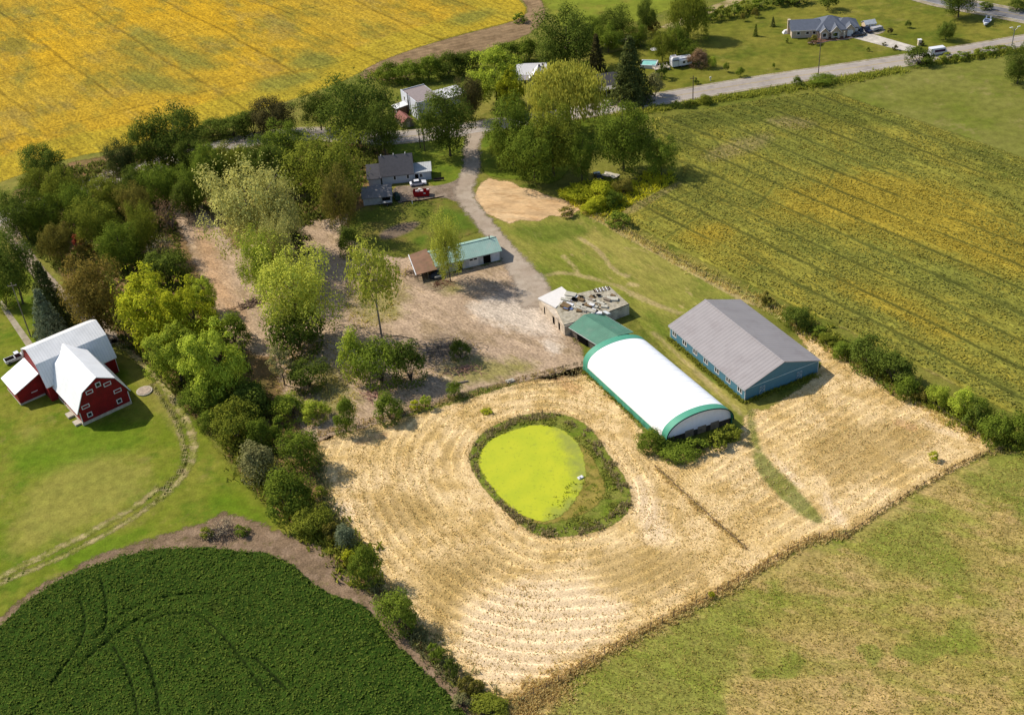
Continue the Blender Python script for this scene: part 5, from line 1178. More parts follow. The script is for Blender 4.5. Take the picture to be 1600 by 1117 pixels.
# cars
def car(name, label, cat, px, yaw, body, group=None, L=4.6, Wd=1.8, H=1.45, pickup=False, van=False):
    g = G(*px); t = thing(name, label, cat, g, R(yaw), group)
    h = L / 2
    if van: prof = [(-h, .35), (h, .35), (h, 1.0), (h - .5, 1.25), (h - 1.0, H), (-h, H)]; cab = None
    elif pickup: prof = [(-h, .4), (h, .4), (h, .95), (h - 1.2, 1.05), (-h, 1.05)]; cab = [(-.35, 1.06), (1.15, 1.06), (.75, H), (-.25, H)]
    else: prof = [(-h, .35), (h, .35), (h, .78), (h - .9, .92), (-h + .3, .96), (-h, .82)]; cab = [(-h + .55, .96), (h - 1.25, .93), (h - 2.0, H), (-h + 1.2, H)]
    BM = body
    m_ = MB(); m_.add([(x, -Wd / 2, zz) for x, zz in prof] + [(x, Wd / 2, zz) for x, zz in prof], [tuple(range(len(prof))), tuple(range(2 * len(prof) - 1, len(prof) - 1, -1))] + [(i, (i + 1) % len(prof), (i + 1) % len(prof) + len(prof), i + len(prof)) for i in range(len(prof))])
    bo = m_.build('body', BM, t)
    if cab:
        a_, b_, c_, d_ = cab; w = Wd / 2 - .06; w2 = Wd / 2 - .28
        V = [(a_[0], -w, a_[1]), (b_[0], -w, b_[1]), (c_[0], -w2, c_[1]), (d_[0], -w2, d_[1]), (a_[0], w, a_[1]), (b_[0], w, b_[1]), (c_[0], w2, c_[1]), (d_[0], w2, d_[1])]
        MB().add(V, [(0, 1, 2, 3), (7, 6, 5, 4), (0, 4, 5, 1), (1, 5, 6, 2), (2, 6, 7, 3), (3, 7, 4, 0)]).build('windows', GLASS, t)
        MB().box(d_[0], -w2 - .02, c_[1] - .02, c_[0], w2 + .02, c_[1] + .05).build('roof', BM, t)
        if pickup: MB().box(-h + .12, -Wd / 2 + .12, 1.0, -.45, Wd / 2 - .12, 1.06).build('bed', DARK, t)
    for x in (-h + .85, h - .85):
        for y in (-Wd / 2 + .05, Wd / 2 - .05): wheel(t, x, y, .33)
    return t
CW = mtl('car_white', 236, 236, 240, rough=.25, spec=.5, var=.02); CB = mtl('car_black', 34, 36, 44, rough=.25, spec=.5, var=.05); CS = mtl('car_blue_grey', 150, 168, 178, rough=.3, spec=.5, var=.05)
car('parked_car', 'white sedan behind the red dumpster', 'car', (653.5, 289), 8, CW)
g = G(659, 305.5)
t = thing('dumpster', 'bright red dumpster heaped with white rubbish beside the white sedan', 'dumpster', g, R(-4))
RD = mtl('red_steel', 178, 16, 24, var=.08)
m_ = MB().add([(-2.1, -.9, .1), (2.1, -.9, .1), (2.1, .9, .1), (-2.1, .9, .1), (-2.25, -1, 1.6), (2.25, -1, 1.6), (2.25, 1, 1.6), (-2.25, 1, 1.6)], [(0, 1, 5, 4), (1, 2, 6, 5), (2, 3, 7, 6), (3, 0, 4, 7), (3, 2, 1, 0)]); m_.build('bin', RD, t)
for x in (-1.2, 0, 1.2): MB().box(x - .06, -1.05, .1, x + .06, -.93, 1.6).build('rib', RD, t)
MB().box(.7, -1.07, .95, 1.25, -1.02, 1.35).build('notice', WHITE, t)
m_ = MB(); rg = random.Random(4)
for k in range(14): x, y = rg.uniform(-1.9, 1.7), rg.uniform(-.7, .6); m_.box(x, y, 1.2, x + rg.uniform(.3, .8), y + rg.uniform(.2, .5), rg.uniform(1.5, 1.85))
m_.build('rubbish', mtl('pale_rubbish', 224, 214, 206, var=.2, vs=3), t)
g = G(621, 312)
t = thing('green_tank', 'dark green oil tank standing between garage and gravel yard', 'tank', g, R(-75))
MB().tube((-1.3, 0, 1.1), (1.3, 0, 1.1), .75, n=16).build('tank', mtl('dark_green_paint', 30, 58, 48), t)
for x in (-.9, .9): MB().box(x - .1, -.5, 0, x + .1, .5, .6).build('foot', DARK, t)
t = thing('patio_bench', 'dark bench with planter along the annex wall end', 'bench', G(686, 283), R(4))
MB().box(-1.5, -.25, .4, 1.5, .25, .5).build('seat', mtl('bench_wood', 70, 58, 48), t); MB().box(-1.5, .2, .5, 1.5, .27, .95).build('backrest', mtl('bench_back', 60, 50, 42), t)
for x in (-1.3, 1.3): MB().box(x - .05, -.2, 0, x + .05, .2, .4).build('leg', DARK, t)
t = thing('marker_post', 'short white post in the grass below the gravel yard', 'post', G(644.5, 319)); MB().box(-.1, -.1, 0, .1, .1, .9).build('post', WHITE, t); MB().box(-.13, -.13, .9, .13, .13, .96).build('cap', WHITE, t)
m_ = MB(); c = [G(*q_)[:2] for q_ in ((628, 316.5), (660, 314), (694, 307.5))]
t = thing('timber_edging', 'dark timber kerb along the lower edge of the gravel yard', 'kerb', (0, 0, 0))
for a_, b_ in zip(c[:-1], c[1:]): MB().tube((*a_, .12), (*b_, .12), .16, n=4).build('beam', DARK, t)
# white flat-roofed house
L, z = frame((650, 185.3), 115.2)
t = thing('white_house', 'tall white flat-roofed house with parapet beside the road', 'house', L, z)
WS = mtl('bright_white_siding', 226, 228, 236, var=.04)
MB().box(-1.9, -8.2, 0, 10.4, 0, 5.6).build('wall', WS, t)
MB().box(-1.75, -8.05, 5.55, 10.25, -.15, 5.62).build('roof', mtl('brown_grey_roof', 150, 136, 132, var=.08), t)
m_ = MB().box(-1.9, -.16, 5.6, 10.4, 0, 6.1).box(10.25, -8.2, 5.6, 10.4, -.17, 5.9).box(-1.9, -8.2, 5.6, -1.75, -.17, 5.8); m_.build('parapet', WS, t)
for u, zz, w, h in ((7.7, 3.4, .7, 1.2), (5.6, 3.2, .5, 1.1), (4.7, 3.2, .5, 1.1), (4.2, 1.0, .6, .7)): win(t, 'Y', u, zz, w, h, 0, bars=0)
MB().tube((3.2, .12, .2), (3.2, .12, 6.6), .07, n=5).build('downpipe', DARK, t)
t2 = thing('porch', 'small white-roofed porch leaning on the white flat-roofed house', 'porch', L, z)
MB().slab([(5.0, .1, 2.9), (8.6, .1, 2.9), (8.6, 4.4, 2.5), (5.0, 4.4, 2.5)], .14).build('roof', WHITE, t2)
for x in (5.2, 8.4): MB().box(x - .08, 4.1, 0, x + .08, 4.26, 2.4).build('post', WHITE, t2)
MB().box(5.2, .3, 0, 8.4, 3.9, 2.3).build('wall', mtl('brown_boards', 120, 92, 74, ribs=(0, .3)), t2)
t3 = thing('red_roofed_shed', 'little shed with red-brown gable roof beside the white flat-roofed house', 'shed', (L[0] + math.cos(z) * -1.8 - math.sin(z) * 4.6, L[1] + math.sin(z) * -1.8 + math.cos(z) * 4.6, 0), z)
xgable(t3, -3.0, 3.0, -1.7, 1.7, 2.0, 3.3, mtl('shed_boards', 128, 118, 102, var=.15), mtl('red_shingles', 134, 72, 58, var=.15), .25)
MB().box(-3.04, -.5, .05, -2.9, .5, 1.8).build('door', mtl('shed_door', 172, 168, 150), t3)
t4 = thing('white_outbuilding', 'low white-roofed building behind the big dark maple', 'outbuilding', L, z)
MB().box(2.4, -19, 0, 10, -11.2, 2.6).build('wall', WS, t4); MB().box(2.1, -19.3, 2.6, 10.3, -10.9, 2.8).build('roof', mtl('white_flat_roof', 224, 222, 224, var=.08, dirt=S(120, 116, 112, .7)), t4)
# white-roofed house behind the willow
g = G(832, 127); t = thing('white_roofed_house', 'house with bright white many-gabled roof half hidden by the willow', 'house', g, R(-8))
WR = mtl('white_roof', 234, 230, 228, var=.04); GW = mtl('grey_siding', 168, 158, 150)
xgable(t, -4.8, 4.6, -1.6, 5.4, 3.0, 5.2, GW, WR)
def ygable(par, x0, x1, y0, y1, e, r, wm, rm, ov=.3, wn='wall', rn='roof'):
    c_ = (x0 + x1) / 2; MB().prism([(x0, 0), (x1, 0), (x1, e), (c_, r - .08), (x0, e)], y0, y1).build(wn, wm, par)
    k = (r - e) / (c_ - x0); return MB().shell([(x0 - ov, e - ov * k), (c_, r), (x1 + ov, e - ov * k)], y0 - ov, y1 + .02, .15).build(rn, rm, par)
ygable(t, -.4, 4.4, -4.6, 2.0, 2.8, 4.9, GW, WR, wn='front_wing_wall', rn='front_wing_roof')
MB().slab([(-4.6, -4.6, 2.3), (-.5, -4.6, 2.3), (-.5, -1.6, 2.9), (-4.6, -1.6, 2.9)], .14).build('porch_roof', mtl('grey_porch_roof', 158, 150, 152), t)
for x in (-4.4, -.8): MB().box(x, -4.5, 0, x + .14, -4.36, 2.2).build('porch_post', WHITE, t)
for x, y in ((2.2, .4), (3.2, 1.2), (3.6, -.6)): MB().box(x, y, 4.2, x + .5, y + .5, 5.3).build('chimney', mtl('chimney_brick', 96, 84, 80), t)
MB().slab([(4.8, -1, 3.2), (7.2, -1.2, 2.8), (7.2, 2.2, 2.8), (4.8, 2.2, 3.2)], .14).build('side_roof', WR, t)
MB().box(4.7, -.8, 0, 7.0, 2.0, 2.6).build('side_wall', GW, t)
MB().slab([(-8.2, 1.5, 3.0), (-4.9, .5, 3.3), (-4.9, 2.2, 3.3), (-8.2, 2.8, 3.0)], .14).build('link_roof', WR, t)
# dark house by the large spruce
g = G(948, 150); t = thing('dark_house', 'dark-roofed house with porch in the shade of the large roadside spruce', 'house', g, R(8))
DR = mtl('dark_shingles', 92, 88, 88, var=.16); DWL = mtl('dark_siding', 88, 82, 78, var=.15)
xgable(t, -4.5, 4.5, 1.6, 8.4, 2.8, 5.4, DWL, DR)
MB().slab([(-3.6, -.8, 2.3), (4.2, -.8, 2.3), (4.2, 1.5, 2.75), (-3.6, 1.5, 2.75)], .14).build('porch_roof', mtl('pale_porch_roof', 158, 152, 142), t)
for x in (-3.3, -.2, 3.9): MB().box(x, -.6, 0, x + .14, -.46, 2.25).build('porch_post', WHITE, t)
for u in (-2.2, 2.4): win(t, 'y', u, 1.0, 1.0, 1.1, 1.6, bars=0)
t = thing('garden_wall', 'low pale garden wall along the dark house front', 'wall', (0, 0, 0)); c = [G(*q_)[:2] for q_ in ((939, 158), (952, 160), (976, 153))]
for a_, b_ in zip(c[:-1], c[1:]): MB().tube((*a_, .25), (*b_, .25), .3, n=4).build('section', CONC, t)
# bungalow
t = thing('bungalow', 'stone bungalow with slate-blue hipped roof and front gables by the concrete drive', 'bungalow', (104.1, 391.1, 0), R(-6))
SL = mtl('slate_shingles', 96, 102, 114, var=.12, vs=1.2); STN = mtl('buff_stone', 206, 186, 166, var=.12, vs=2); CR = mtl('cream_trim', 214, 204, 192)
def hip(par, x0, x1, y0, y1, e, r, ins, ov=.4, gable0=False):
    MB().box(x0, y0, 0, x1, y1, e).build('wall', STN, par)
    a0, a1, b0, b1 = x0 - ov, x1 + ov, y0 - ov, y1 + ov; c = (y0 + y1) / 2; i0 = 0 if gable0 else ins
    V = [(a0, b0, e), (a1, b0, e), (a1, b1, e), (a0, b1, e), (a0 + i0, c, r), (a1 - ins, c, r)]
    V2 = [(x, y, zz - .18) for x, y, zz in V[:4]]
    return MB().add(V + V2, [(0, 1, 5, 4), (1, 2, 5), (2, 3, 4, 5), (3, 0, 4), (6, 7, 1, 0), (7, 8, 2, 1), (8, 9, 3, 2), (9, 6, 0, 3), (9, 8, 7, 6)]).build('roof', SL, par)
hip(t, 0, 12.5, -3.6, 5.2, 2.7, 4.9, 4.2, gable0=True)
hip(t, 8.2, 17.8, -4.6, 6.0, 2.75, 5.9, 4.8)
hip(t, 14.6, 22.2, -2.6, 4.6, 2.7, 4.8, 3.4)
for x0, x1, y0, hgt in ((9.2, 11.8, -6.0, 3.9), (12.8, 15.8, -5.8, 4.3), (17.6, 20.8, -4.2, 4.2)):
    ygable(t, x0, x1, y0, -1.5, 2.6, hgt, STN, SL, wn='gable_wall', rn='gable_roof')
    cx_ = (x0 + x1) / 2; m_ = MB()
    for s in (-1, 1): m_.tube((cx_ + s * (x1 - x0) / 2 + s * .3, y0 - .36, 2.35), (cx_, y0 - .36, hgt + .08), .13, n=4)
    m_.build('barge_board', CR, t)
    win(t, 'y', cx_, .9, 1.1, 1.2, y0, bars=0)
for x in (15.0, 16.9): MB().box(x, -6.1, 0, x + .3, -5.85, 2.5).build('porch_column', CR, t)
for u in (2.2, 5.2, 7.4): win(t, 'y', u, 1.2, .9, .9, -3.6, bars=0)
MB().box(-.5, -4.08, 2.5, 8.6, -4.0, 2.72).build('fascia', CR, t)
MB().box(18.3, -4.5, .05, 20.2, -4.38, 2.2).build('garage_door', WHITE, t)
MB().box(20.9, -2.72, .05, 22.0, -2.58, 2.2).build('garage_door', WHITE, t)
MB().box(-.9, .6, 0, -.02, 1.8, 4.9).build('chimney', STN, t)
t = thing('garden_bed', 'reddish mulch bed with pale kerb before the bungalow', 'garden bed', (0, 0, 0))
bp = [G(*q_)[:2] for q_ in ((1262, 68), (1275, 70), (1296, 65), (1318, 63), (1334, 60), (1326, 56), (1300, 57), (1272, 62))]
MB().poly(bp, 0, .22).build('kerb', mtl('bed_kerb', 196, 168, 148), t); cb = np.mean(bp, 0); MB().poly([cb + (q_ - cb) * .9 for q_ in bp], .1, .26).build('mulch', mtl('mulch', 112, 76, 58, var=.3, vs=3), t)
t = thing('white_tarp', 'white tarp-covered mound at the bungalow end wall', 'tarp', G(1229, 52)); 
MB().add([(-1.4, -1, 0), (1.4, -1, 0), (1.4, 1, 0), (-1.4, 1, 0), (-.7, -.5, 1.1), (.8, -.4, .9), (.6, .5, 1.3), (-.8, .5, 1.0)], [(0, 1, 5, 4), (1, 2, 6, 5), (2, 3, 7, 6), (3, 0, 4, 7), (4, 5, 6, 7)]).build('cover', WHITE, t)
car('parked_car', 'black car nearest the bungalow garage door', 'car', (1331, 50), -62, CB)
car('parked_suv', 'black tall car in the middle of the bungalow drive', 'car', (1343, 52.5), -62, CB, H=1.8)
car('parked_pickup', 'dark pickup beside the garden shed on the bungalow drive', 'pickup truck', (1352, 50), -62, mtl('dark_navy', 30, 32, 54, rough=.3, spec=.5), L=5.2, H=1.8, pickup=True)
car('parked_car', 'black car lowest on the concrete drive', 'car', (1341, 57), 12, CB)
t = thing('garden_shed', 'small cream garden shed with pale gable roof behind the cars', 'shed', G(1357, 45), R(10)); xgable(t, -1.9, 1.9, -1.4, 1.6, 2.0, 2.9, mtl('cream_boards', 226, 202, 168), mtl('pale_shingles', 186, 190, 192), .2)
for x in (-1.3, -.3, .7): MB().box(x, -1.46, .2, x + .5, -1.36, 1.7).build('door_panel', WHITE, t)
t = thing('utility_trailer', 'grey covered trailer on the gravel pad beside the garden shed', 'trailer', G(1369, 48), R(22)); MB().prism([(-2, .5), (2, .5), (2.3, 1.0), (1.8, 1.35), (-2, 1.35)], -.9, .9).build('body', mtl('trailer_grey', 182, 180, 180), t)
for y in (-.9, .9): wheel(t, 0, y, .32, .2)
t = thing('pillar', 'cream stone pillar at the end of the bungalow drive', 'pillar', G(1436, 71.5)); MB().box(-.5, -.5, 0, .5, .5, 1.9).build('shaft', mtl('pillar_stone', 216, 200, 170), t); MB().box(-.62, -.62, 1.9, .62, .62, 2.1).build('cap', WHITE, t)
# van on the road
t = thing('white_van', 'white minibus with dark purple side window band on the road', 'van', G(1464, 85.5), R(8)); Lv = 5.4
MB().prism([(-Lv / 2, .35), (Lv / 2, .35), (Lv / 2 + .25, 1.1), (Lv / 2, 1.5), (Lv / 2 - .6, 2.5), (-Lv / 2, 2.5)], -1, 1).build('body', CW, t)
MB().box(-1.4, -1.03, 1.15, 2.2, -.98, 1.95).build('side_windows', mtl('purple_glass', 64, 36, 70, rough=.2), t); MB().box(-1.4, .98, 1.15, 2.2, 1.03, 1.95).build('side_windows', bpy.data.materials['purple_glass'], t)
MB().slab([(2.72, -.85, 1.5), (2.72, .85, 1.5), (2.2, .85, 2.35), (2.2, -.85, 2.35)], .05).build('windscreen', GLASS, t)
for x in (-1.7, 1.7):
    for y in (-.9, .9): wheel(t, x, y, .38)
# boat on the lawn
t = thing('boat', 'white boat with blue trim parked bow-first on the lawn', 'boat', G(1541, 38), R(-122))
m_ = MB(); st = [(-3, 1.2, .9), (-1, 1.25, .95), (1, 1.05, 1.05), (2.4, .55, 1.25), (3.4, .03, 1.4)]; V = []; F = []
for x, w, zz in st: V += [(x, -w, zz), (x, -w * .55, .25 + max(0, x) * .1), (x, w * .55, .25 + max(0, x) * .1), (x, w, zz)]
for k in range(4):
    a_ = 4 * k; F += [(a_, a_ + 4, a_ + 5, a_ + 1), (a_ + 1, a_ + 5, a_ + 6, a_ + 2), (a_ + 2, a_ + 6, a_ + 7, a_ + 3), (a_ + 3, a_ + 7, a_ + 4, a_)]
F.append((0, 1, 2, 3)); m_.add(V, F).build('hull', mtl('boat_white', 226, 228, 236), t)
MB().box(-.8, -.8, .95, 1.0, .8, 1.7).build('cabin', mtl('boat_blue', 168, 178, 204), t); MB().slab([(1.02, -.7, 1.1), (1.02, .7, 1.1), (.6, .6, 1.9), (.6, -.6, 1.9)], .05).build('windscreen', GLASS, t)
for y in (-.8, .6): MB().box(-2.9, y, .95, -2.3, y + .3, 1.9).build('engine', WHITE, t)
# camper, pool, deck, gazebo
t = thing('camper', 'white camper with dark windows parked beside the pool deck', 'camper', G(1064, 103.5), R(11)); 
MB().prism([(-3.4, .6), (3.3, .6), (3.3, 3.1), (-1.4, 3.1), (-1.5, 3.7), (-3.2, 3.7), (-3.6, 3.0)], -1.25, 1.25).build('body', CW, t)
MB().box(-1.2, -1.7, .8, 2.6, -1.22, 2.6).build('slide_out', CW, t)
MB().box(-3.0, -1.1, 3.7, -1.8, 1.1, 3.74).build('roof', mtl('camper_roof', 216, 206, 200), t)
for u in (.4, 1.9): MB().box(u - .4, -1.74, 1.5, u + .4, -1.69, 2.2).build('window', GLASS, t)
MB().box(-2.9, -1.24, 1.7, -2.3, -1.19, 2.3).build('window', GLASS, t); MB().box(-1.9, -1.23, .7, -1.35, -1.19, 2.4).build('door', mtl('camper_door', 200, 202, 206), t)
MB().box(-3.3, -1.9, 2.72, -1.3, -1.2, 2.8).build('awning', GLASS, t)
for x in (-.3, .6): wheel(t, x, -1.1, .36); wheel(t, x, 1.1, .36)
t = thing('swimming_pool', 'rectangular white-walled swimming pool with turquoise water', 'pool', G(1014, 103.5), R(-18))
m_ = MB().box(-2.7, -2.4, 0, 2.7, -2.15, 1.2).box(-2.7, 2.15, 0, 2.7, 2.4, 1.2).box(-2.7, -2.14, 0, -2.45, 2.14, 1.2).box(2.45, -2.14, 0, 2.7, 2.14, 1.2); m_.build('pool_wall', WHITE, t)
MB().box(-2.44, -2.13, 0, 2.44, 2.13, .95).build('water', mtl('turquoise_water', 150, 214, 204, rough=.08, spec=.5, var=.06), t)
t = thing('pool_deck', 'grey wooden deck with railing between pool and camper', 'deck', G(1033, 109), R(12))
MB().box(-2.6, -1.4, .7, 2.6, 1.4, .85).build('platform', mtl('deck_boards', 196, 182, 164), t)
for y in (-1.35, 1.35): MB().box(-2.6, y - .04, 1.5, 2.6, y + .04, 1.6).build('rail', mtl('dark_rail', 92, 78, 68), t)
for x in (-2.5, -1.2, 0, 1.2, 2.5):
    for y in (-1.35, 1.35): MB().box(x - .05, y - .05, 0, x + .05, y + .05, 1.5).build('post', WHITE, t)
t = thing('gazebo', 'brown-roofed wooden gazebo behind the pool', 'gazebo', G(989, 72), R(20))
MB().add([(-2.2, -2, 2.4), (2.2, -2, 2.4), (2.2, 2, 2.4), (-2.2, 2, 2.4), (-.6, 0, 3.7), (.6, 0, 3.7)], [(0, 1, 5, 4), (1, 2, 5), (2, 3, 4, 5), (3, 0, 4), (3, 2, 1, 0)]).build('roof', mtl('gazebo_shingles', 132, 108, 96), t)
for x in (-1.9, 1.9):
    for y in (-1.7, 1.7): MB().box(x - .1, y - .1, 0, x + .1, y + .1, 2.4).build('post', WOODG, t)
t = thing('log_pile', 'pale stacked firewood row under the trees by the pool lawn', 'log pile', G(961, 68), R(22))
for k in range(16): MB().tube((-4 + .5 * k, -.6, .3 + .35 * (k % 2)), (-4 + .5 * k + .1, .6, .3 + .35 * (k % 2)), .24, n=7).build('log', mtl('cut_wood', 206, 196, 160) if k == 0 else bpy.data.materials['cut_wood'], t)
t = thing('garden_parasol', 'small white canopy under the trees between gazebo and camper', 'canopy', G(1022, 85)); MB().tube((0, 0, 0), (0, 0, 1.9), .05, n=6).build('pole', STEEL, t); MB().tube((0, 0, 1.7), (0, 0, 2.4), 1.4, .05, n=8).build('canopy', WHITE, t)
t = thing('marker_post', 'white marker post on the lawn beside the road', 'post', G(1110, 126.5)); MB().box(-.18, -.18, 0, .18, .18, 1.4).build('post', mtl('pale_yellow_post', 226, 220, 176), t); MB().box(-.3, -.2, 1.0, .3, .2, 1.25).build('plate', WHITE, t)
# parked dark car and tarp by the grove; truck at the red barn
car('parked_car', 'dark car with pale front parked nose-in at the grove', 'car', (935, 279), 98, CB, L=4.7)
for o in list(sc.objects):
    if o.get('label') == 'dark car with pale front parked nose-in at the grove': MB().box(1.1, -.88, .86, 2.3, .88, .99).build('hood', CS, o)
t = thing('tarp', 'crumpled pale tarp on the ground beside the dark parked car', 'tarp', G(954, 275), R(-30)); m_ = MB(); V = []; rg = random.Random(2)
for i in range(6):
    for j in range(5): V.append((-2.2 + i * .9, -1.3 + j * .65, rg.uniform(.1, .55)))
m_.add(V, [(5 * i + j, 5 * i + j + 5, 5 * i + j + 6, 5 * i + j + 1) for i in range(5) for j in range(4)]).build('sheet', mtl('pale_tarp', 214, 204, 184, var=.2), t)
car('parked_truck', 'white pickup truck beside the red barn', 'pickup truck', (27, 562), 34, CW, L=5.4, H=1.9, pickup=True)
# yard clutter
g = G(683, 432); t = thing('tarp_heap', 'black tarp-covered machine in front of the rusty lean-to', 'machine', g, R(20))
bm = bmesh.new(); bmesh.ops.create_icosphere(bm, subdivisions=3, radius=1); rg = random.Random(6)
for v in bm.verts: v.co = Vector((v.co.x * 2.2, v.co.y * 1.3, max(v.co.z, -.2) * 1.3 + .25)) * (1 + rg.uniform(-.06, .06))
me = bpy.data.meshes.new('cover'); bm.to_mesh(me); bm.free(); me.materials.append(mtl('black_tarp', 40, 44, 54, rough=.5, spec=.4)); link('cover', me, t)
MB().box(-1.0, -1.5, .5, .8, -1.2, .9).build('pale_panel', mtl('pale_panel', 190, 186, 176), t)
def pile(name, label, cat, px, rx, ry, n, mat, seed, h=.7, r=.06, Ls=(.8, 2.2), yaw=0):
    t = thing(name, label, cat, G(*px), R(yaw)); rg = random.Random(seed); m_ = MB()
    for _ in range(n):
        x, y = rg.gauss(0, rx / 2), rg.gauss(0, ry / 2); zz = h * max(0.1, 1 - (x / rx) ** 2 - (y / ry) ** 2) * rg.random() + .08; a = rg.uniform(0, 6.3); l = rg.uniform(*Ls) / 2; tl = rg.uniform(-.3, .3) * l
        m_.tube((x - math.cos(a) * l, y - math.sin(a) * l, max(zz - tl, .04)), (x + math.cos(a) * l, y + math.sin(a) * l, max(zz + tl, .04)), r, r * .5, 4)
    m_.build('sticks' if 'brush' in name else 'debris', mat, t); return t
BRW = mtl('brown_branches', 112, 88, 70, var=.3); REDW = mtl('reddish_boards', 178, 132, 112, var=.3)
pile('brush_pile', 'long pile of dark branches and logs beside the fresh green poplar', 'brush pile', (398, 474), 4.5, 2, 90, BRW, 1, .9, .08, (1.2, 3.6), 20)
pile('brush_pile', 'brush heap of grey twigs on the soil headland beside the dead bush', 'brush pile', (346, 836), 3.2, 2, 150, M_TWIG, 2, 1.4, .05)
pile('debris_pile', 'pile of reddish broken boards right of the yard thicket', 'debris pile', (725, 578), 4, 2, 60, REDW, 3, .3, .08)
pile('debris_pile', 'reddish rubble between the yard thicket and the fence bush', 'debris pile', (585, 618), 3, 2, 60, REDW, 4, .3, .08)
pile('debris_pile', 'scattered rusty scrap below the black tarp-covered machine', 'debris pile', (690, 445), 2.5, 1.6, 40, RUST, 5, .5, .07)
pile('debris_pile', 'dark scrap heap against the ruined shed near the blue barrel', 'debris pile', (908, 530), 2.2, 1.4, 50, BRW, 6, .6, .07)
pile('brush_pile', 'scattered grey branches across the dirt yard by the lone dark bush', 'brush pile', (690, 548), 7, 3.5, 110, M_TWIG, 7, .3, .06, (1, 3), 15)
pile('debris_pile', 'rusty clutter along the left side of the lean-to', 'debris pile', (645, 428), 2, 2.2, 50, BRW, 8, .6, .07)
t = thing('fallen_log', 'fallen dark log lying from the forked tree foot', 'log', G(620, 526), R(-12)); m_ = MB(); limb(m_, [(-3.5, 0, .12), (-1.5, -.25, .16), (.3, .1, .14), (2.4, -.3, .2), (3.6, -.9, .25)], .15, .04, 6); m_.build('stem', M_BARK, t); MB().tube((.3, .1, .14), (1.5, 1.0, .5), .06, .02, 5).build('branch', M_BARK, t)
t = thing('fallen_log', 'pale log lying by the fence near the small sapling', 'log', G(723, 598), R(10)); MB().tube((-1.2, 0, .2), (1.2, 0, .2), .22, .18, 8).build('stem', M_PALE, t); MB().tube((.3, 0, .25), (.6, .5, .5), .08, .05, 5).build('stub', M_PALE, t)
g = G(883.5, 519); t = thing('blue_barrel', 'blue barrel at the corner of the ruined shed', 'barrel', g); MB().tube((0, 0, 0), (0, 0, 1.05), .45, n=14).build('drum', mtl('blue_plastic', 44, 72, 150), t); MB().tube((0, 0, 1.05), (0, 0, 1.1), .36, n=14).build('lid', mtl('pale_lid', 190, 200, 220), t)
g = G(797, 596); t = thing('stone_slab', 'pale flat slab lying at the fence above the pond', 'slab', g, R(20)); MB().box(-.9, -.5, 0, .9, .5, .35).build('slab', CONC, t); MB().box(-.5, -.3, .35, .3, .3, .5).build('top_slab', CONC, t)
g = G(907, 747); t = thing('pond_float', 'small white float at the edge of the green pond', 'float', (g[0], g[1], .1), R(30)); MB().box(-.55, -.35, 0, .55, .35, .22).build('float', WHITE, t); MB().tube((-.2, -.1, .22), (-.2, -.1, .55), .16, .1, n=10).build('cap', WHITE, t)
# ------------------------------------------------------------------ fences and poles
def fence(label, px, n, h=1.15, rails=2, mat=POST, lean=.1, seed=0, r=.07, wob=.0, cat='fence'):
    c = PL(px); s = np.r_[0, np.cumsum(np.linalg.norm(np.diff(c, axis=0), axis=1))]; tt = np.linspace(0, s[-1], n)
    X = np.column_stack([np.interp(tt, s, c[:, 0]), np.interp(tt, s, c[:, 1])]); rg = random.Random(seed)
    o = X[0]; t = thing('fence', label, cat, (*o, 0)); tops = []
    for q_ in X:
        k = h * rg.uniform(.8, 1.15); b_ = np.array([*(q_ - o), 0]); e_ = b_ + np.array([rg.uniform(-lean, lean), rg.uniform(-lean, lean), k]); tops.append((b_, e_))
        MB().tube(b_, e_, r, r * .8, 6).build('post', mat, t)
    for j in range(rails):
        f_ = (j + 1) / (rails + .35); m_ = MB()
        for (b0, e0), (b1, e1) in zip(tops[:-1], tops[1:]): m_.tube(b0 + (e0 - b0) * f_, b1 + (e1 - b1) * f_, .03 if rails > 1 else .05, n=4)
        m_.build('wire' if rails > 1 else 'rail', mat, t)
fence('post and wire fence along the upper edge of the stubble, from upright bush to dome', F1, 26, 1.1, 2, seed=1)
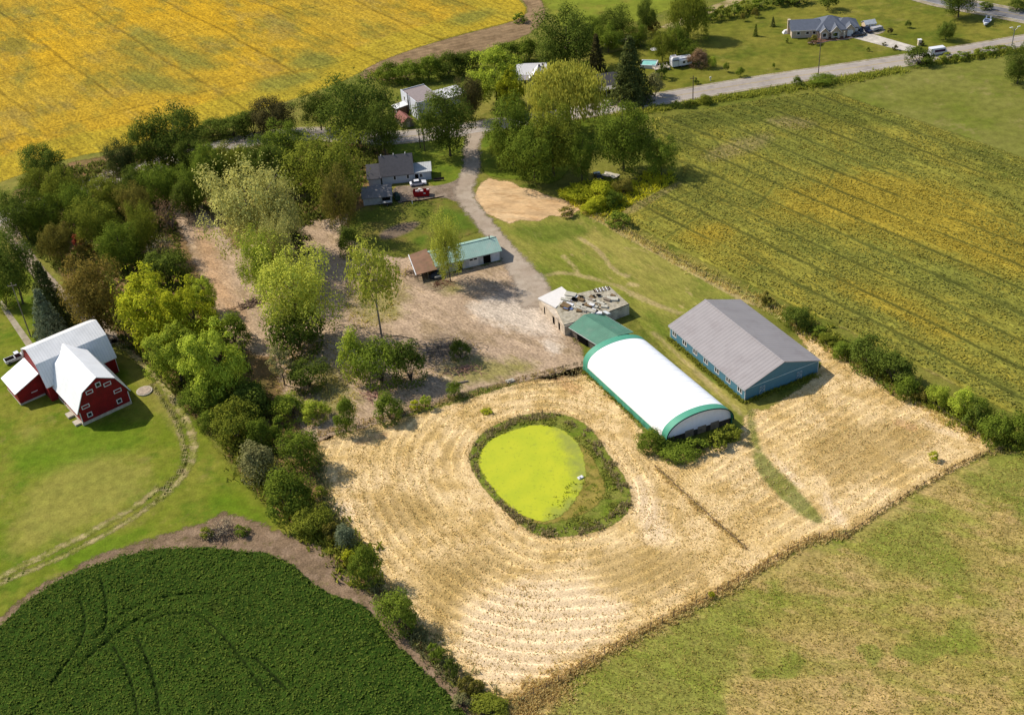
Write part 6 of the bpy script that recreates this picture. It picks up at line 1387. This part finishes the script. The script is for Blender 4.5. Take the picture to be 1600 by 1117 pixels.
fence('weedy post fence between the stubble and the foreground meadow', F3[:-1], 30, 1.5, 2, seed=2, r=.08)
fence('low dark wooden fence between the right stubble and the meadow', F4, 26, .7, 1, seed=3, mat=mtl('dark_post', 86, 68, 54), r=.09)
fence('low wire fence running from the dome vines down the stubble', F2, 14, .8, 1, seed=4, mat=BRW)
fence('sparse post fence along the pasture and soybean hedge line', [(960, 352), (1100, 430), (1200, 478), (1262, 512), (1340, 560), (1430, 618), (1530, 684)], 34, 1.2, 2, seed=5)
def pole(px, top, label, arm=True, lamp=False, mat=None, guy=None):
    g = G(*px); mpp = PX(g)[2]; D = np.linalg.norm(g - [0, 0, CH]); h = (px[1] - top) * mpp / math.sqrt(1 - (CH / D) ** 2)
    t = thing('street_lamp' if lamp else 'utility_pole', label, 'street lamp' if lamp else 'utility pole', g, R(8))
    MB().tube((0, 0, 0), (0, 0, h), .16, .11, 8).build('pole', mat or M_BARK, t)
    if arm and not lamp:
        MB().box(-1.0, -.06, h - .9, 1.0, .06, h - .75).build('crossarm', mat or M_BARK, t)
        for x in (-.9, .9): MB().tube((x, 0, h - .75), (x, 0, h - .5), .05, n=6).build('insulator', STEEL, t)
    if lamp:
        for s in (-1, 1):
            MB().tube((0, 0, h - 1.2), (s * 1.3, 0, h), .07, n=6).build('lamp_arm', WHITE, t)
            MB().box(s * 1.3 - .5, -.18, h - .06, s * 1.3 + .5, .18, h + .12).build('lamp_head', WHITE, t)
    return t
pole((1278.4, 117), 62, 'grey utility pole on the road bank below the bungalow', mat=M_TWIG)
pole((1082.6, 155), 120, 'brown utility pole beside the road near the pool', mat=None)
pole((640, 178), 146, 'thin utility pole against the white flat-roofed house', arm=False)
pole((657, 232), 166, 'left of the two dark poles by the drive junction')
pole((664, 236), 172, 'right of the two dark poles by the drive junction', arm=False)
pole((1580.8, 73), 44, 'white twin-arm street lamp on the right road bank', lamp=True, mat=STEEL)
pole((46, 376), 348, 'slim pale pole in the weeds beside the lane', arm=False, mat=M_PALE)
pole((48, 526), 440, 'leaning grey utility pole left of the blue-green spruce', mat=M_PALE)
